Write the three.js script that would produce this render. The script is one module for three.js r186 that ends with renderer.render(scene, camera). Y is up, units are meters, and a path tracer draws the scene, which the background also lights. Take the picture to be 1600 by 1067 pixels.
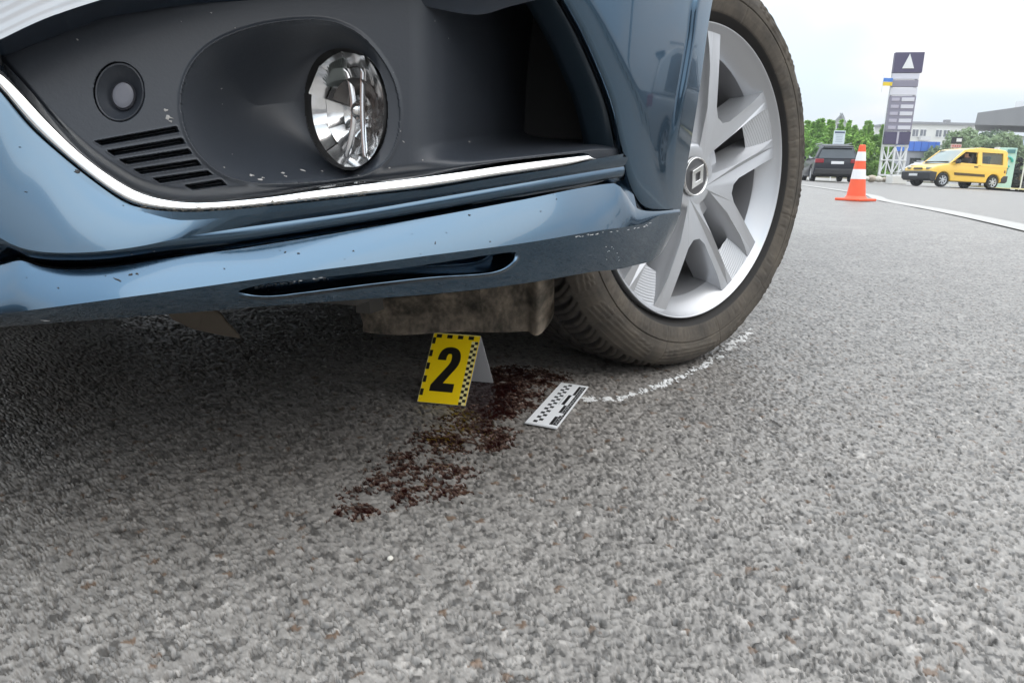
import * as THREE from 'three';
import { mergeGeometries, mergeVertices, toCreasedNormals } from 'three/addons/utils/BufferGeometryUtils.js';
import { RoundedBoxGeometry } from 'three/addons/geometries/RoundedBoxGeometry.js';
import { MarchingCubes } from 'three/addons/objects/MarchingCubes.js';

/* ------------------------------------------------ camera, sky, sun, exposure */
const W = 1600, H = 1067, FOC = 1114.37, PITCH = 0.2369, ROLL = 0.02246, CAMH = 0.3148;
const scene = new THREE.Scene();
const camera = new THREE.PerspectiveCamera(2 * Math.atan(H / 2 / FOC) * 180 / Math.PI, W / H, 0.02, 900);
const cP = Math.cos(PITCH), sP = Math.sin(PITCH), cR = Math.cos(ROLL), sR = Math.sin(ROLL);
const fwd = new THREE.Vector3(0, -sP, -cP), r0 = new THREE.Vector3(1, 0, 0), u0 = new THREE.Vector3(0, cP, -sP);
const camR = r0.clone().multiplyScalar(cR).addScaledVector(u0, sR);
const camU = u0.clone().multiplyScalar(cR).addScaledVector(r0, -sR);
const EYE = new THREE.Vector3(0, CAMH, 0);
camera.position.copy(EYE);
camera.quaternion.setFromRotationMatrix(new THREE.Matrix4().makeBasis(camR, camU, fwd.clone().negate()));
scene.add(camera);

let seed = 7;
function rnd() { seed = (seed * 1664525 + 1013904223) >>> 0; return seed / 4294967296; }
function hash2(i, j, k = 0) { let h = (i * 374761393 + j * 668265263 + k * 2147483647 + 1274126177) | 0; h = Math.imul(h ^ (h >>> 13), 1274126177); h ^= h >>> 16; return (h >>> 0) / 4294967296; }
function vnoise(x, y, k = 0) {
  const i = Math.floor(x), j = Math.floor(y), fx = x - i, fy = y - j, a = fx * fx * (3 - 2 * fx), b = fy * fy * (3 - 2 * fy);
  return (hash2(i, j, k) * (1 - a) + hash2(i + 1, j, k) * a) * (1 - b) + (hash2(i, j + 1, k) * (1 - a) + hash2(i + 1, j + 1, k) * a) * b;
}
function fbm(x, y, k = 0, o = 4) { let s = 0, a = 0.5, t = 0; for (let n = 0; n < o; n++) { s += a * vnoise(x, y, k + n); t += a; x *= 2.03; y *= 2.03; a *= 0.5; } return s / t; }
const clamp = (x, a, b) => Math.min(b, Math.max(a, x)), lerp = (a, b, t) => a + (b - a) * t;
const sstep = (a, b, x) => { const t = clamp((x - a) / (b - a), 0, 1); return t * t * (3 - 2 * t); };

{ // overcast sky: brighter overhead, thin cloud with a little blue between
  const w = 1024, h = 512, d = new Float32Array(w * h * 4);
  for (let j = 0; j < h; j++) for (let i = 0; i < w; i++) {
    const el = (j + 0.5) / h * Math.PI - Math.PI / 2, az = (i + 0.5) / w * 2 * Math.PI, s = Math.max(0, Math.sin(el));
    const L = SKY_H() * (1 + SKY_Z() * s);
    const q = 1.6 / (s + 0.22), cx = Math.cos(az) * q * Math.cos(el), cy = Math.sin(az) * q * Math.cos(el);
    const c = sstep(0.36, 0.66, fbm(cx * 1.3 + 5, cy * 1.3 + 9, 40, 5));
    const m = lerp(c, 0.75, Math.exp(-s * 16));
    const k = (j * w + i) * 4;
    d[k] = L * lerp(0.77, 1.0, m); d[k + 1] = L * lerp(0.90, 1.0, m); d[k + 2] = L * lerp(1.02, 1.01, m); d[k + 3] = 1;
  }
  const t = new THREE.DataTexture(d, w, h, THREE.RGBAFormat, THREE.FloatType);
  t.magFilter = t.minFilter = THREE.LinearFilter; t.wrapS = THREE.RepeatWrapping; t.mapping = THREE.EquirectangularReflectionMapping; t.needsUpdate = true;
  scene.background = t; scene.environment = t;
  scene.fog = new THREE.FogExp2(0xf2f6fa, 0.0012);
}
function SKY_H() { return 0.57; } function SKY_Z() { return 2.6; }
const sun = new THREE.DirectionalLight(0xfff1e0, 0.55);
sun.position.set(14, 22, 10); sun.target.position.set(0, 0, -2); sun.castShadow = true; sun.shadow.radius = 95;
Object.assign(sun.shadow.camera, { left: -45, right: 45, top: 45, bottom: -45, near: 0.1, far: 160 }); sun.shadow.mapSize.set(2048, 2048);
scene.add(sun, sun.target);

/* ------------------------------------------------ helpers */
const V = (x, y, z) => new THREE.Vector3(x, y, z);
function ray(px, py) { return fwd.clone().addScaledVector(camR, (px - W / 2) / FOC).addScaledVector(camU, (H / 2 - py) / FOC); }
function project(p) { const d = p.clone().sub(EYE), z = d.dot(fwd); return [W / 2 + FOC * d.dot(camR) / z, H / 2 - FOC * d.dot(camU) / z]; }
function atZ(px, py, D) { const d = ray(px, py); return EYE.clone().addScaledVector(d, D / -d.z); }           // point of that sight line D metres ahead
function onPlane(px, py, p0, n) { const d = ray(px, py); return EYE.clone().addScaledVector(d, p0.clone().sub(EYE).dot(n) / d.dot(n)); }
const onGround = (px, py, y = 0) => onPlane(px, py, V(0, y, 0), V(0, 1, 0));
function groundY(x, z) {
  const D = clamp(-z, 0, 46), X = clamp(x, -12, 40);
  return sstep(5, 14, D) * (-0.025 * (X - 4) + 0.0132 * (D - 8.3));
}
const names = {};
function numbered(n) { if (names[n] === undefined) { names[n] = 0; return n; } names[n]++; return n + '_' + String(names[n]).padStart(3, '0'); }
function tag(o, label, category, group, kind) { if (label) o.userData.label = label; if (category) o.userData.category = category; if (group) o.userData.group = group; if (kind) o.userData.kind = kind; return o; }
function thing(name, label, category, pos = V(0, 0, 0), turn = 0, group) {
  const g = new THREE.Group(); g.name = numbered(name); g.position.copy(pos); g.rotation.y = turn; scene.add(g);
  return tag(g, label, category, group);
}
function clean(g) { g = g.index ? g.toNonIndexed() : g; for (const k of Object.keys(g.attributes)) if (!['position', 'normal', 'uv'].includes(k)) g.deleteAttribute(k); if (!g.attributes.uv) g.setAttribute('uv', new THREE.BufferAttribute(new Float32Array(g.attributes.position.count * 2), 2)); if (!g.attributes.normal) g.computeVertexNormals(); return g; }
function mesh(name, geos, mat, parent) {
  const g = Array.isArray(geos) ? (geos.length === 1 ? geos[0] : mergeGeometries(geos.map(clean))) : geos;
  const m = new THREE.Mesh(g, mat); m.castShadow = m.receiveShadow = true;
  m.name = (!parent || parent === scene) ? numbered(name) : name; (parent || scene).add(m); return m;
}
function struct(name, geo, mat, label) { const m = mesh(name, geo, mat, scene); m.userData.kind = 'structure'; if (label) m.userData.label = label; return m; }
function box(w, h, d, x = 0, y = 0, z = 0, rx = 0, ry = 0, rz = 0, rad = 0) {
  const g = rad > 0 ? new RoundedBoxGeometry(w, h, d, 2, rad) : new THREE.BoxGeometry(w, h, d);
  if (rx || ry || rz) g.applyMatrix4(new THREE.Matrix4().makeRotationFromEuler(new THREE.Euler(rx, ry, rz)));
  g.translate(x, y, z); return g;
}
function bar(a, b, r1, r2 = r1, n = 8) {
  const d = b.clone().sub(a), g = new THREE.CylinderGeometry(r2, r1, d.length(), n);
  g.applyQuaternion(new THREE.Quaternion().setFromUnitVectors(V(0, 1, 0), d.clone().normalize())); g.translate((a.x + b.x) / 2, (a.y + b.y) / 2, (a.z + b.z) / 2); return g;
}
function gridGeo(nu, nv, P, skip, uvScale) {                 // grid of points P(i,j) -> Vector3
  const pos = new Float32Array((nu + 1) * (nv + 1) * 3), uv = new Float32Array((nu + 1) * (nv + 1) * 2), idx = [];
  for (let i = 0; i <= nu; i++) for (let j = 0; j <= nv; j++) { const p = P(i, j), k = i * (nv + 1) + j; pos[k * 3] = p.x; pos[k * 3 + 1] = p.y; pos[k * 3 + 2] = p.z; uv[k * 2] = i / nu; uv[k * 2 + 1] = j / nv; if (p.u !== undefined) { uv[k * 2] = p.u; uv[k * 2 + 1] = p.v; } }
  for (let i = 0; i < nu; i++) for (let j = 0; j < nv; j++) { if (skip && skip(i, j)) continue; const a = i * (nv + 1) + j, b = a + nv + 1; idx.push(a, b, a + 1, b, b + 1, a + 1); }
  const g = new THREE.BufferGeometry(); g.setAttribute('position', new THREE.BufferAttribute(pos, 3)); g.setAttribute('uv', new THREE.BufferAttribute(uv, 2)); g.setIndex(idx); g.computeVertexNormals(); return g;
}
function extrude(pts, depth, bevel = 0, holes = [], seg = 2) {
  const s = new THREE.Shape(pts.map(p => new THREE.Vector2(p[0], p[1]))); for (const h of holes) s.holes.push(new THREE.Path(h.map(p => new THREE.Vector2(p[0], p[1]))));
  return new THREE.ExtrudeGeometry(s, { depth, bevelEnabled: bevel > 0, bevelThickness: bevel, bevelSize: bevel, bevelOffset: -bevel, bevelSegments: seg, curveSegments: 6 });
}
function inPoly(P, x, y) { let c = false; for (let i = 0, j = P.length - 1; i < P.length; j = i++) { const a = P[i], b = P[j]; if ((a[1] > y) !== (b[1] > y) && x < (b[0] - a[0]) * (y - a[1]) / (b[1] - a[1]) + a[0]) c = !c; } return c; }
function polyDist(P, x, y, closed = true) { let m = 1e9; for (let i = 0; i < P.length - (closed ? 0 : 1); i++) { const a = P[i], b = P[(i + 1) % P.length], dx = b[0] - a[0], dy = b[1] - a[1], t = clamp(((x - a[0]) * dx + (y - a[1]) * dy) / (dx * dx + dy * dy + 1e-12), 0, 1); m = Math.min(m, Math.hypot(x - a[0] - t * dx, y - a[1] - t * dy)); } return m; }
const sdf = (P, x, y) => polyDist(P, x, y) * (inPoly(P, x, y) ? 1 : -1);   // positive inside
function smoothPoly(P, n = 8) { const c = new THREE.CatmullRomCurve3(P.map(p => V(p[0], p[1], 0)), true, 'centripetal'); return c.getPoints(P.length * n).slice(0, -1).map(p => [p.x, p.y]); }
function yAt(P, x) { // pchip-like smooth polyline value by x
  let i = 0; while (i < P.length - 2 && x > P[i + 1][0]) i++;
  const a = P[i], b = P[i + 1], h = b[0] - a[0], t = (x - a[0]) / h;
  const sl = k => { if (k <= 0) return (P[1][1] - P[0][1]) / (P[1][0] - P[0][0]); if (k >= P.length - 1) return (P[k][1] - P[k - 1][1]) / (P[k][0] - P[k - 1][0]); return (P[k + 1][1] - P[k - 1][1]) / (P[k + 1][0] - P[k - 1][0]); };
  if (t < 0) return a[1] + sl(0) * (x - a[0]); if (t > 1) return b[1] + sl(P.length - 1) * (x - b[0]);
  const m0 = sl(i) * h, m1 = sl(i + 1) * h, t2 = t * t, t3 = t2 * t;
  return (2 * t3 - 3 * t2 + 1) * a[1] + (t3 - 2 * t2 + t) * m0 + (-2 * t3 + 3 * t2) * b[1] + (t3 - t2) * m1;
}
function col(r, g, b) { return new THREE.Color().setRGB(r, g, b); }
function std(r, g, b, rough = 0.7, metal = 0, extra = {}) { return new THREE.MeshStandardMaterial({ color: col(r, g, b), roughness: rough, metalness: metal, side: THREE.DoubleSide, ...extra }); }
function noiseTex(n, f, rep, srgb = false) { // grey noise texture, tileable enough for grain
  const d = new Uint8Array(n * n * 4); for (let j = 0; j < n; j++) for (let i = 0; i < n; i++) { const c = f(i / n, j / n, i, j), k = (j * n + i) * 4; const a = Array.isArray(c) ? c : [c, c, c]; d[k] = clamp(a[0], 0, 1) * 255; d[k + 1] = clamp(a[1], 0, 1) * 255; d[k + 2] = clamp(a[2], 0, 1) * 255; d[k + 3] = 255; }
  const t = new THREE.DataTexture(d, n, n, THREE.RGBAFormat); t.wrapS = t.wrapT = THREE.RepeatWrapping; t.magFilter = THREE.LinearFilter; t.minFilter = THREE.LinearMipmapLinearFilter; t.generateMipmaps = true; if (rep) t.repeat.set(rep, rep); if (srgb) t.colorSpace = THREE.SRGBColorSpace; t.needsUpdate = true; return t;
}

/* ------------------------------------------------ materials */
const grainT = noiseTex(256, (u, v, i, j) => 0.5 + 0.5 * (hash2(i, j, 3) - 0.5) + 0.4 * (vnoise(i / 3, j / 3, 5) - 0.5));
const dustT = noiseTex(512, (u, v, i, j) => { const n = fbm(u * 9, v * 9, 77, 5), s = hash2(i, j, 12) > 0.9975 ? 0.35 : 0; return 0.62 + 0.5 * (n - 0.5) + s; });
const M = {
  paint: new THREE.MeshPhysicalMaterial({ color: col(0.042, 0.086, 0.134), metalness: 1, roughness: 0.19, clearcoat: 1, clearcoatRoughness: 0.03, side: THREE.DoubleSide }),
  plastic: std(0.030, 0.035, 0.044, 0.40, 0, { bumpMap: grainT, bumpScale: 0.0001 }),
  valance: std(0.020, 0.023, 0.028, 0.42),
  chrome: std(0.85, 0.85, 0.84, 0.07, 1),
  dark: std(0.022, 0.022, 0.023, 0.8), rubber: std(0.014, 0.014, 0.014, 0.85),
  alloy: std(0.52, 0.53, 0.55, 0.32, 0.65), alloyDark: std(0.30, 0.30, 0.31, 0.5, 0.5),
  under: std(0.10, 0.094, 0.086, 0.9), liner: std(0.03, 0.03, 0.03, 0.9),
  glassDark: new THREE.MeshPhysicalMaterial({ color: col(0.02, 0.025, 0.03), roughness: 0.05, metalness: 0, clearcoat: 1, side: THREE.DoubleSide }),
  white: std(0.72, 0.73, 0.74, 0.6), concrete: std(0.5, 0.49, 0.47, 0.9), black: std(0.02, 0.02, 0.022, 0.5),
};

/* ------------------------------------------------ ground */
const SCALE = 0.0056;
function worley(x, z, s, k) { // F1, F2 and the id of the nearest stone
  x /= s; z /= s; const i0 = Math.floor(x), j0 = Math.floor(z); let a = 9, b = 9, id = 0;
  for (let i = i0 - 1; i <= i0 + 1; i++) for (let j = j0 - 1; j <= j0 + 1; j++) { const h1 = hash2(i, j, k), h2 = hash2(i, j, k + 1), dx = i + h1 - x, dz = j + h2 - z, w = 0.55 + 1.0 * hash2(i, j, k + 2), d = (dx * dx + dz * dz) * w; if (d < a) { b = a; a = d; id = hash2(i, j, k + 3); } else if (d < b) b = d; }
  return [Math.sqrt(a), Math.sqrt(b), id];
}
function asphalt(x, z) { // height (m, tops near 0) and colour
  const wx = x + 0.0055 * (vnoise(x * 170, z * 170, 21) - 0.5) + 0.0026 * (vnoise(x * 520, z * 520, 23) - 0.5), wz = z + 0.0055 * (vnoise(x * 170, z * 170, 22) - 0.5) + 0.0026 * (vnoise(x * 520, z * 520, 24) - 0.5);
  const A = worley(wx, wz, SCALE, 1), big = fbm(x * 9, z * 9, 31, 3), mid = fbm(x * 75, z * 75, 33, 3), fine = vnoise(x * 380, z * 380, 35), fin2 = vnoise(x * 850, z * 850, 36);
  const open = sstep(0.34, 0.56, vnoise(x * 175, z * 175, 41) * 0.62 + mid * 0.38);          // where the gap between stones is not filled with binder
  const e = sstep(0.0, 0.2, A[1] - A[0]), pit = sstep(0.30, 0.22, A[2] * 0.6 + fine * 0.35 + mid * 0.25 - 0.05);
  let h = -0.0004 - 0.0030 * open * (1 - e) - 0.0030 * pit * e - 0.0011 * hash2(Math.floor(A[2] * 9973), 5, 2) + 0.0010 * (fine - 0.5) + 0.0007 * (fin2 - 0.5) + 0.0012 * (big - 0.5) + 0.0014 * (mid - 0.5);
  const id = A[2] * 37.7 % 1; let c = 0.222 + 0.08 * (id - 0.5) * e + 0.06 * (big - 0.5) + 0.07 * (mid - 0.5) + 0.05 * (fine - 0.5), r = 1.04, g = 0.97, b = 0.895;
  if (id > 0.965) c *= 1.3; if (id < 0.14) c *= lerp(1, 0.46, e); else if (id < 0.24) c *= lerp(1, 0.72, e); if (id > 0.52 && id < 0.535) { r = 1.2; g = 0.85; b = 0.62; c *= 0.55; }
  c *= lerp(1, 0.6, Math.max(open * (1 - e), pit * 0.75)); c *= 0.88 + 0.24 * hash2(Math.floor(x * 1400), Math.floor(z * 1400), 8);
  return [h, c * r, c * g, c * b];
}
const blobs = [[0.005, -1.075, 0.055, 0.045], [-0.02, -1.0, 0.05, 0.06], [-0.035, -0.93, 0.038, 0.055], [-0.055, -0.855, 0.03, 0.05], [-0.078, -0.80, 0.03, 0.045], [-0.03, -0.825, 0.03, 0.035], [-0.11, -0.74, 0.03, 0.04], [-0.075, -0.71, 0.036, 0.032], [-0.06, -0.665, 0.022, 0.022], [-0.092, -0.655, 0.028, 0.022], [-0.135, -0.69, 0.022, 0.025], [-0.145, -0.615, 0.02, 0.016], [-0.155, -0.655, 0.018, 0.02], [-0.02, -0.785, 0.018, 0.014]];
const chalkLine = [[0.112, -0.966], [0.15, -0.973], [0.19, -1.004], [0.252, -1.072], [0.326, -1.166], [0.382, -1.249], [0.43, -1.335], [0.484, -1.426], [0.53, -1.53]];
{
  const NU = 1060, NV = 1000, Z0 = 0.22, Z1 = 4.35, colX = i => i < 60 ? lerp(-2.2, -0.80, (i / 60) ** 0.8) : i < 940 ? lerp(-0.80, 0.80, (i - 60) / 880) : lerp(0.80, 2.4, ((i - 940) / 120) ** 1.3), kk = Math.log(Z1 / Z0) / NV, n = (NU + 1) * (NV + 1);
  const pos = new Float32Array(n * 3), cl = new Float32Array(n * 3), blood = new Float32Array(n), chalk = new Float32Array(n);
  for (let j = 0; j <= NV; j++) { const zq = Z0 * Math.exp(kk * j), zz = zq - 0.15; for (let i = 0; i <= NU; i++) {
    const x = zq * colX(i), z = -zz, a = asphalt(x, z), k = j * (NU + 1) + i, fade = 1 - sstep(1.6, 4.0, zz);
    pos[k * 3] = x; pos[k * 3 + 1] = a[0] * lerp(0.2, 1, fade); pos[k * 3 + 2] = z; cl[k * 3] = a[1]; cl[k * 3 + 1] = a[2]; cl[k * 3 + 2] = a[3];
    let f = -9; if (x > -0.3 && x < 0.2 && zz > 0.5 && zz < 1.25) { for (const b of blobs) { const q = ((x - b[0]) / b[2]) ** 2 + ((z - b[1]) / b[3]) ** 2; f = Math.max(f, (b[1] < -0.9 ? 1.12 : b[1] < -0.78 ? 0.58 : 0.26) - q * 0.6); } f += 1.5 * (fbm(x * 60, z * 60, 51, 3) - 0.5); f += (-0.0013 - a[0]) * 560; }
    blood[k] = f;
    let c = 0; if (x > 0.05 && x < 0.62 && zz > 0.9 && zz < 1.65) { const d = polyDist(chalkLine, x, z, false), ww = 0.007 + 0.006 * vnoise(x * 25, z * 25, 61); c = 1.2 - d / ww + (a[0] + 0.0008) * 800 + 1.4 * (vnoise(x * 120, z * 120, 63) - 0.5) + 0.15 + 1.0 * (vnoise(x * 260, z * 260, 62) - 0.5); c -= 1.6 * sstep(1.38, 1.55, zz); }
    chalk[k] = c;
  } }
  const idx = [], bi = [], ci = [];
  for (let j = 0; j < NV; j++) for (let i = 0; i < NU; i++) { const a = j * (NU + 1) + i, b = a + 1, c = a + NU + 1, d = c + 1;
    for (const t of [[a, b, c], [b, d, c]]) { idx.push(...t); const mb = (blood[t[0]] + blood[t[1]] + blood[t[2]]) / 3, mc = (chalk[t[0]] + chalk[t[1]] + chalk[t[2]]) / 3; if (mb > 0.12) bi.push(t); if (mc > 0.5) ci.push(t); } }
  const g = new THREE.BufferGeometry(); g.setAttribute('position', new THREE.BufferAttribute(pos, 3)); g.setAttribute('color', new THREE.BufferAttribute(cl, 3)); g.setIndex(idx); g.computeVertexNormals();
  struct('road', g, new THREE.MeshStandardMaterial({ vertexColors: true, roughness: 0.46, side: THREE.DoubleSide }), 'coarse grey asphalt beside and under the front of the blue car');
  const sub = (tris, lift, cc) => { const p = [], map = new Map(), ix = []; for (const t of tris) for (const v of t) { let q = map.get(v); if (q === undefined) { q = p.length / 3; map.set(v, q); p.push(pos[v * 3], pos[v * 3 + 1] + lift, pos[v * 3 + 2]); if (cc) { const k = sstep(0.08, 0.62, blood[v]); cc.push(lerp(cl[v * 3] * 0.62, 0.017, k), lerp(cl[v * 3 + 1] * 0.44, 0.0036, k), lerp(cl[v * 3 + 2] * 0.38, 0.003, k)); } } ix.push(q); } const s = new THREE.BufferGeometry(); s.setAttribute('position', new THREE.Float32BufferAttribute(p, 3)); if (cc) s.setAttribute('color', new THREE.Float32BufferAttribute(cc, 3)); s.setIndex(ix); s.computeVertexNormals(); return s; };
  const bl = mesh('blood_stain', sub(bi, 0.0003, []), new THREE.MeshPhysicalMaterial({ vertexColors: true, roughness: 0.26, clearcoat: 0.5, clearcoatRoughness: 0.1, side: THREE.DoubleSide }), scene); tag(bl, 'dark red wet stain soaked into the asphalt beside the yellow number card', 'stain');
  const ck = mesh('chalk_line', sub(ci, 0.0004), std(0.68, 0.68, 0.67, 0.95), scene); tag(ck, 'curved white chalk line drawn on asphalt around the front tyre', 'chalk line');
}
const roadT = noiseTex(1024, (u, v, i, j) => { const c = 0.475 + 0.35 * (hash2(i, j, 91) - 0.5) + 0.1 * (fbm(i / 40, j / 40, 92, 4) - 0.5) + 0.2 * (vnoise(i / 3, j / 3, 95) - 0.5); return [c * 1.015, c * 0.985, c * 0.95]; }, 0, true);
{ // the road out to the far verge, and the rest of the ground to the horizon
  const xs = [], zs = []; for (let x = -160; x <= 160; x += Math.abs(x) < 40 ? 2 : 10) xs.push(x); for (let z = 60; z >= -260; z -= z < -60 ? 10 : 2) zs.push(z);
  const g = gridGeo(xs.length - 1, zs.length - 1, (i, j) => { const p = V(xs[i], groundY(xs[i], zs[j]) - 0.006, zs[j]); p.u = xs[i] / 2; p.v = zs[j] / 2; return p; });
  struct('ground', g, new THREE.MeshStandardMaterial({ map: roadT, roughness: 0.48, side: THREE.DoubleSide, bumpMap: grainT, bumpScale: 0.002 }), 'grey road surface reaching to the far verge');
}
function strip(name, pts, width, lift, mat, label, thick = 0) { // a ribbon along ground points
  const N = 60, cv = new THREE.CatmullRomCurve3(pts.map(p => V(p[0], 0, p[1]))), P = cv.getPoints(N);
  const geos = [gridGeo(N, 1, (i, j) => { const a = P[Math.max(0, i - 1)], b = P[Math.min(N, i + 1)], t = b.clone().sub(a).normalize(), x = P[i].x - t.z * width * (j - 0.5), z = P[i].z + t.x * width * (j - 0.5); const p = V(x, groundY(x, z) + lift, z); p.u = i / N * cv.getLength(); p.v = j * width; return p; })];
  return struct(name, geos, mat, label);
}

/* ------------------------------------------------ the blue car */
const HUB = V(0.2913, 0.31, -1.1511);
const cF = V(-0.342, 0, 0.9397).normalize(), cL = V(cF.z, 0, -cF.x);            // the car's forward and left
const CC = HUB.clone().addScaledVector(cL, -0.80); CC.y = 0;
const car = thing('blue_car', 'dark blue metallic car with silver alloy wheel, its front corner filling the view', 'car', CC, Math.atan2(cF.x, cF.z));
car.updateMatrixWorld(true);
const toLocal = p => car.worldToLocal(p.clone());      // local x = left, y = up, z = forward
const PLAN = (() => {
  const c = new THREE.CatmullRomCurve3([[0, 0.905], [0.22, 0.897], [0.38, 0.873], [0.50, 0.812], [0.62, 0.697], [0.735, 0.548], [0.79, 0.435], [0.82, 0.345], [0.834, 0.255], [0.842, 0.12], [0.85, -0.1]].map(p => V(p[0], p[1], 0)), false, 'centripetal');
  const P = c.getSpacedPoints(700), out = []; let s = 0;
  for (let i = 0; i < P.length; i++) { if (i) s += P[i].distanceTo(P[i - 1]); const a = P[Math.max(0, i - 1)], b = P[Math.min(P.length - 1, i + 1)], t = b.clone().sub(a).normalize(); out.push({ x: P[i].x, z: P[i].y, s, nx: -t.y, nz: t.x }); }
  return out;
})();
const SMAX = PLAN[PLAN.length - 1].s;
function planAt(s) { const q = clamp(s / SMAX, 0, 1) * (PLAN.length - 1), i = Math.min(PLAN.length - 2, Math.floor(q)), t = q - i, a = PLAN[i], b = PLAN[i + 1]; return { x: lerp(a.x, b.x, t), z: lerp(a.z, b.z, t), nx: lerp(a.nx, b.nx, t), nz: lerp(a.nz, b.nz, t) }; }
function S(s, y, off) { const p = planAt(s); return V(p.x + p.nx * off, y, p.z + p.nz * off); }   // car-local point
function planDist(x, z) { let m = 1e9, k = 0; for (let i = 0; i < PLAN.length; i += 4) { const d = (PLAN[i].x - x) ** 2 + (PLAN[i].z - z) ** 2; if (d < m) { m = d; k = i; } }
  for (let i = Math.max(0, k - 4); i <= Math.min(PLAN.length - 1, k + 4); i++) { const d = (PLAN[i].x - x) ** 2 + (PLAN[i].z - z) ** 2; if (d < m) { m = d; k = i; } }
  const p = PLAN[k]; return { d: (x - p.x) * p.nx + (z - p.z) * p.nz, s: p.s + (x - p.x) * p.nz - (z - p.z) * p.nx }; }
function hit(px, py, off) { // where a sight line meets the bumper surface moved out by off
  const d = ray(px, py), P = t => toLocal(EYE.clone().addScaledVector(d, t)); let a = 0.15, b = a;
  for (let t = 0.2; t < 1.6; t += 0.012) { const p = P(t); if (p.x > 0.9 && t < 0.3) continue; if (planDist(p.x, p.z).d < off) { b = t; break; } a = t; b = t; }
  for (let k = 0; k < 22; k++) { const m = (a + b) / 2, p = P(m); if (planDist(p.x, p.z).d < off) b = m; else a = m; }
  const p = P((a + b) / 2); return { s: planDist(p.x, p.z).s, y: p.y, off, t: (a + b) / 2 };
}
function feat(poly, offFn, x0, x1, n = 70) { // trace a line of the body; gives y(s), off(s)
  const a = []; for (let i = 0; i <= n; i++) { const px = lerp(x0, x1, i / n), py = yAt(poly, px), h = hit(px, py, offFn(px)); a.push(h); }
  a.sort((p, q) => p.s - q.s);
  return { a, s0: a[0].s, s1: a[n].s, at(s) { if (s <= a[0].s) return a[0]; if (s >= a[n].s) return a[n]; let i = 0, j = n; while (j - i > 1) { const m = (i + j) >> 1; if (a[m].s <= s) i = m; else j = m; } const t = (s - a[i].s) / (a[j].s - a[i].s + 1e-12); return { y: lerp(a[i].y, a[j].y, t), off: lerp(a[i].off, a[j].off, t) }; } };
}
const T = {
  chromeTop: [[-60, 45], [0, 99], [31, 131], [78, 184], [125, 230], [172, 266], [219, 293], [266, 306], [312, 309], [406, 301.5], [500, 289], [550, 282.5], [700, 264], [812, 249], [931, 236]],
  chromeBot: [[-60, 86], [0, 144], [47, 200], [103, 250], [150, 287], [187, 312], [219, 325], [281, 331], [350, 328.5], [420, 322], [490, 315], [560, 307.5], [662, 295.5], [775, 277], [887, 259], [929, 249], [975, 240]],
  crease: [[-60, 100], [0, 156], [47, 211], [103, 260], [150, 296], [196, 321], [245, 337], [280, 344], [350, 340], [455, 328], [560, 316], [700, 291], [812, 272], [887, 262], [975, 245]],
  ridge: [[-60, 328], [-30, 350], [0, 372], [28, 386], [70, 394], [140, 394], [210, 386], [280, 372], [350, 360], [455, 345], [560, 330], [700, 306], [812, 287], [925, 268], [975, 260]],
  groove: [[-60, 420], [0, 410], [31, 402], [63, 412], [105, 416], [175, 413], [280, 397], [385, 383], [560, 355], [700, 331], [812, 310], [962, 283], [990, 279]],
  spoilTop: [[-60, 424], [0, 414], [31, 407], [63, 417], [105, 421], [175, 417], [280, 401], [385, 387], [560, 358.5], [700, 334], [812, 313], [962, 286], [976, 300], [993, 324], [1020, 330], [1062, 327]],
  spoilBot: [[-60, 500], [0, 491], [140, 472], [280, 453], [385, 438], [490, 423], [560, 414], [671, 399], [816, 380], [930, 361], [1008, 349], [1029, 337], [1062, 331]],
  lip: [[-60, 516], [0, 511], [105, 503], [175, 498], [245, 492], [300, 488], [420, 478], [560, 468], [712, 456], [824, 442], [890, 431], [930, 424], [963, 421], [990, 415], [1026, 403], [1047, 372], [1062, 339]],
};
const mm = 0.001;
const leftness = px => 1 - sstep(60, 420, px);
const F = {
  chromeTop: feat(T.chromeTop, px => 2 * mm, -60, 931), chromeBot: feat(T.chromeBot, px => lerp(9, 6, leftness(px)) * mm, -60, 931),
  under: feat(T.chromeBot, px => lerp(6.5, 4.5, leftness(px)) * mm, -60, 975), crease: feat(T.crease, px => lerp(5.5, 6.5, leftness(px)) * mm, -60, 975),
  ridge: feat(T.ridge, px => lerp(0.5, 30, leftness(px)) * mm, -60, 975),
  groove: feat(T.groove, px => lerp(-5, 12, leftness(px)) * mm, -60, 985),
  spoilTop: feat(T.spoilTop, px => lerp(0, 20, leftness(px)) * mm + 9 * mm * sstep(930, 1010, px), -60, 1062, 110),
  spoilBot: feat(T.spoilBot, px => lerp(17, 33, leftness(px)) * mm * (1 - 0.4 * sstep(940, 1040, px)), -60, 1062, 110),
  lip: feat(T.lip, px => lerp(-1, 18, leftness(px)) * mm - 1 * mm * sstep(900, 1040, px), -60, 1062, 110),
};
function band(A, B, s0, s1, n, nv, bulge0 = 0, D) { // surface between two traced lines
  return gridGeo(n, nv, (i, j) => { const s = lerp(s0, s1, i / n), a = A.at(s), b = B.at(s), v = j / nv, bulge = bulge0 > 0 ? Math.min(bulge0, Math.abs(a.y - b.y) * 0.05 + 1e-5) * (bulge0 > 0.0035 ? 5 : 1) : bulge0, y = lerp(a.y, b.y, v), o = lerp(a.off, b.off, v) + bulge * 4 * v * (1 - v); const p = S(s, y, D ? o - D(s, y, o) : o); p.u = s * 4; p.v = y * 4; return p; });
}
const mirror = g => { const m = g.clone(); m.scale(-1, 1, 1); if (m.index) { const ix = m.index.array; for (let i = 0; i < ix.length; i += 3) { const t = ix[i]; ix[i] = ix[i + 1]; ix[i + 1] = t; } } m.computeVertexNormals(); return m; };
const both = g => [g, mirror(g)];
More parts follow.
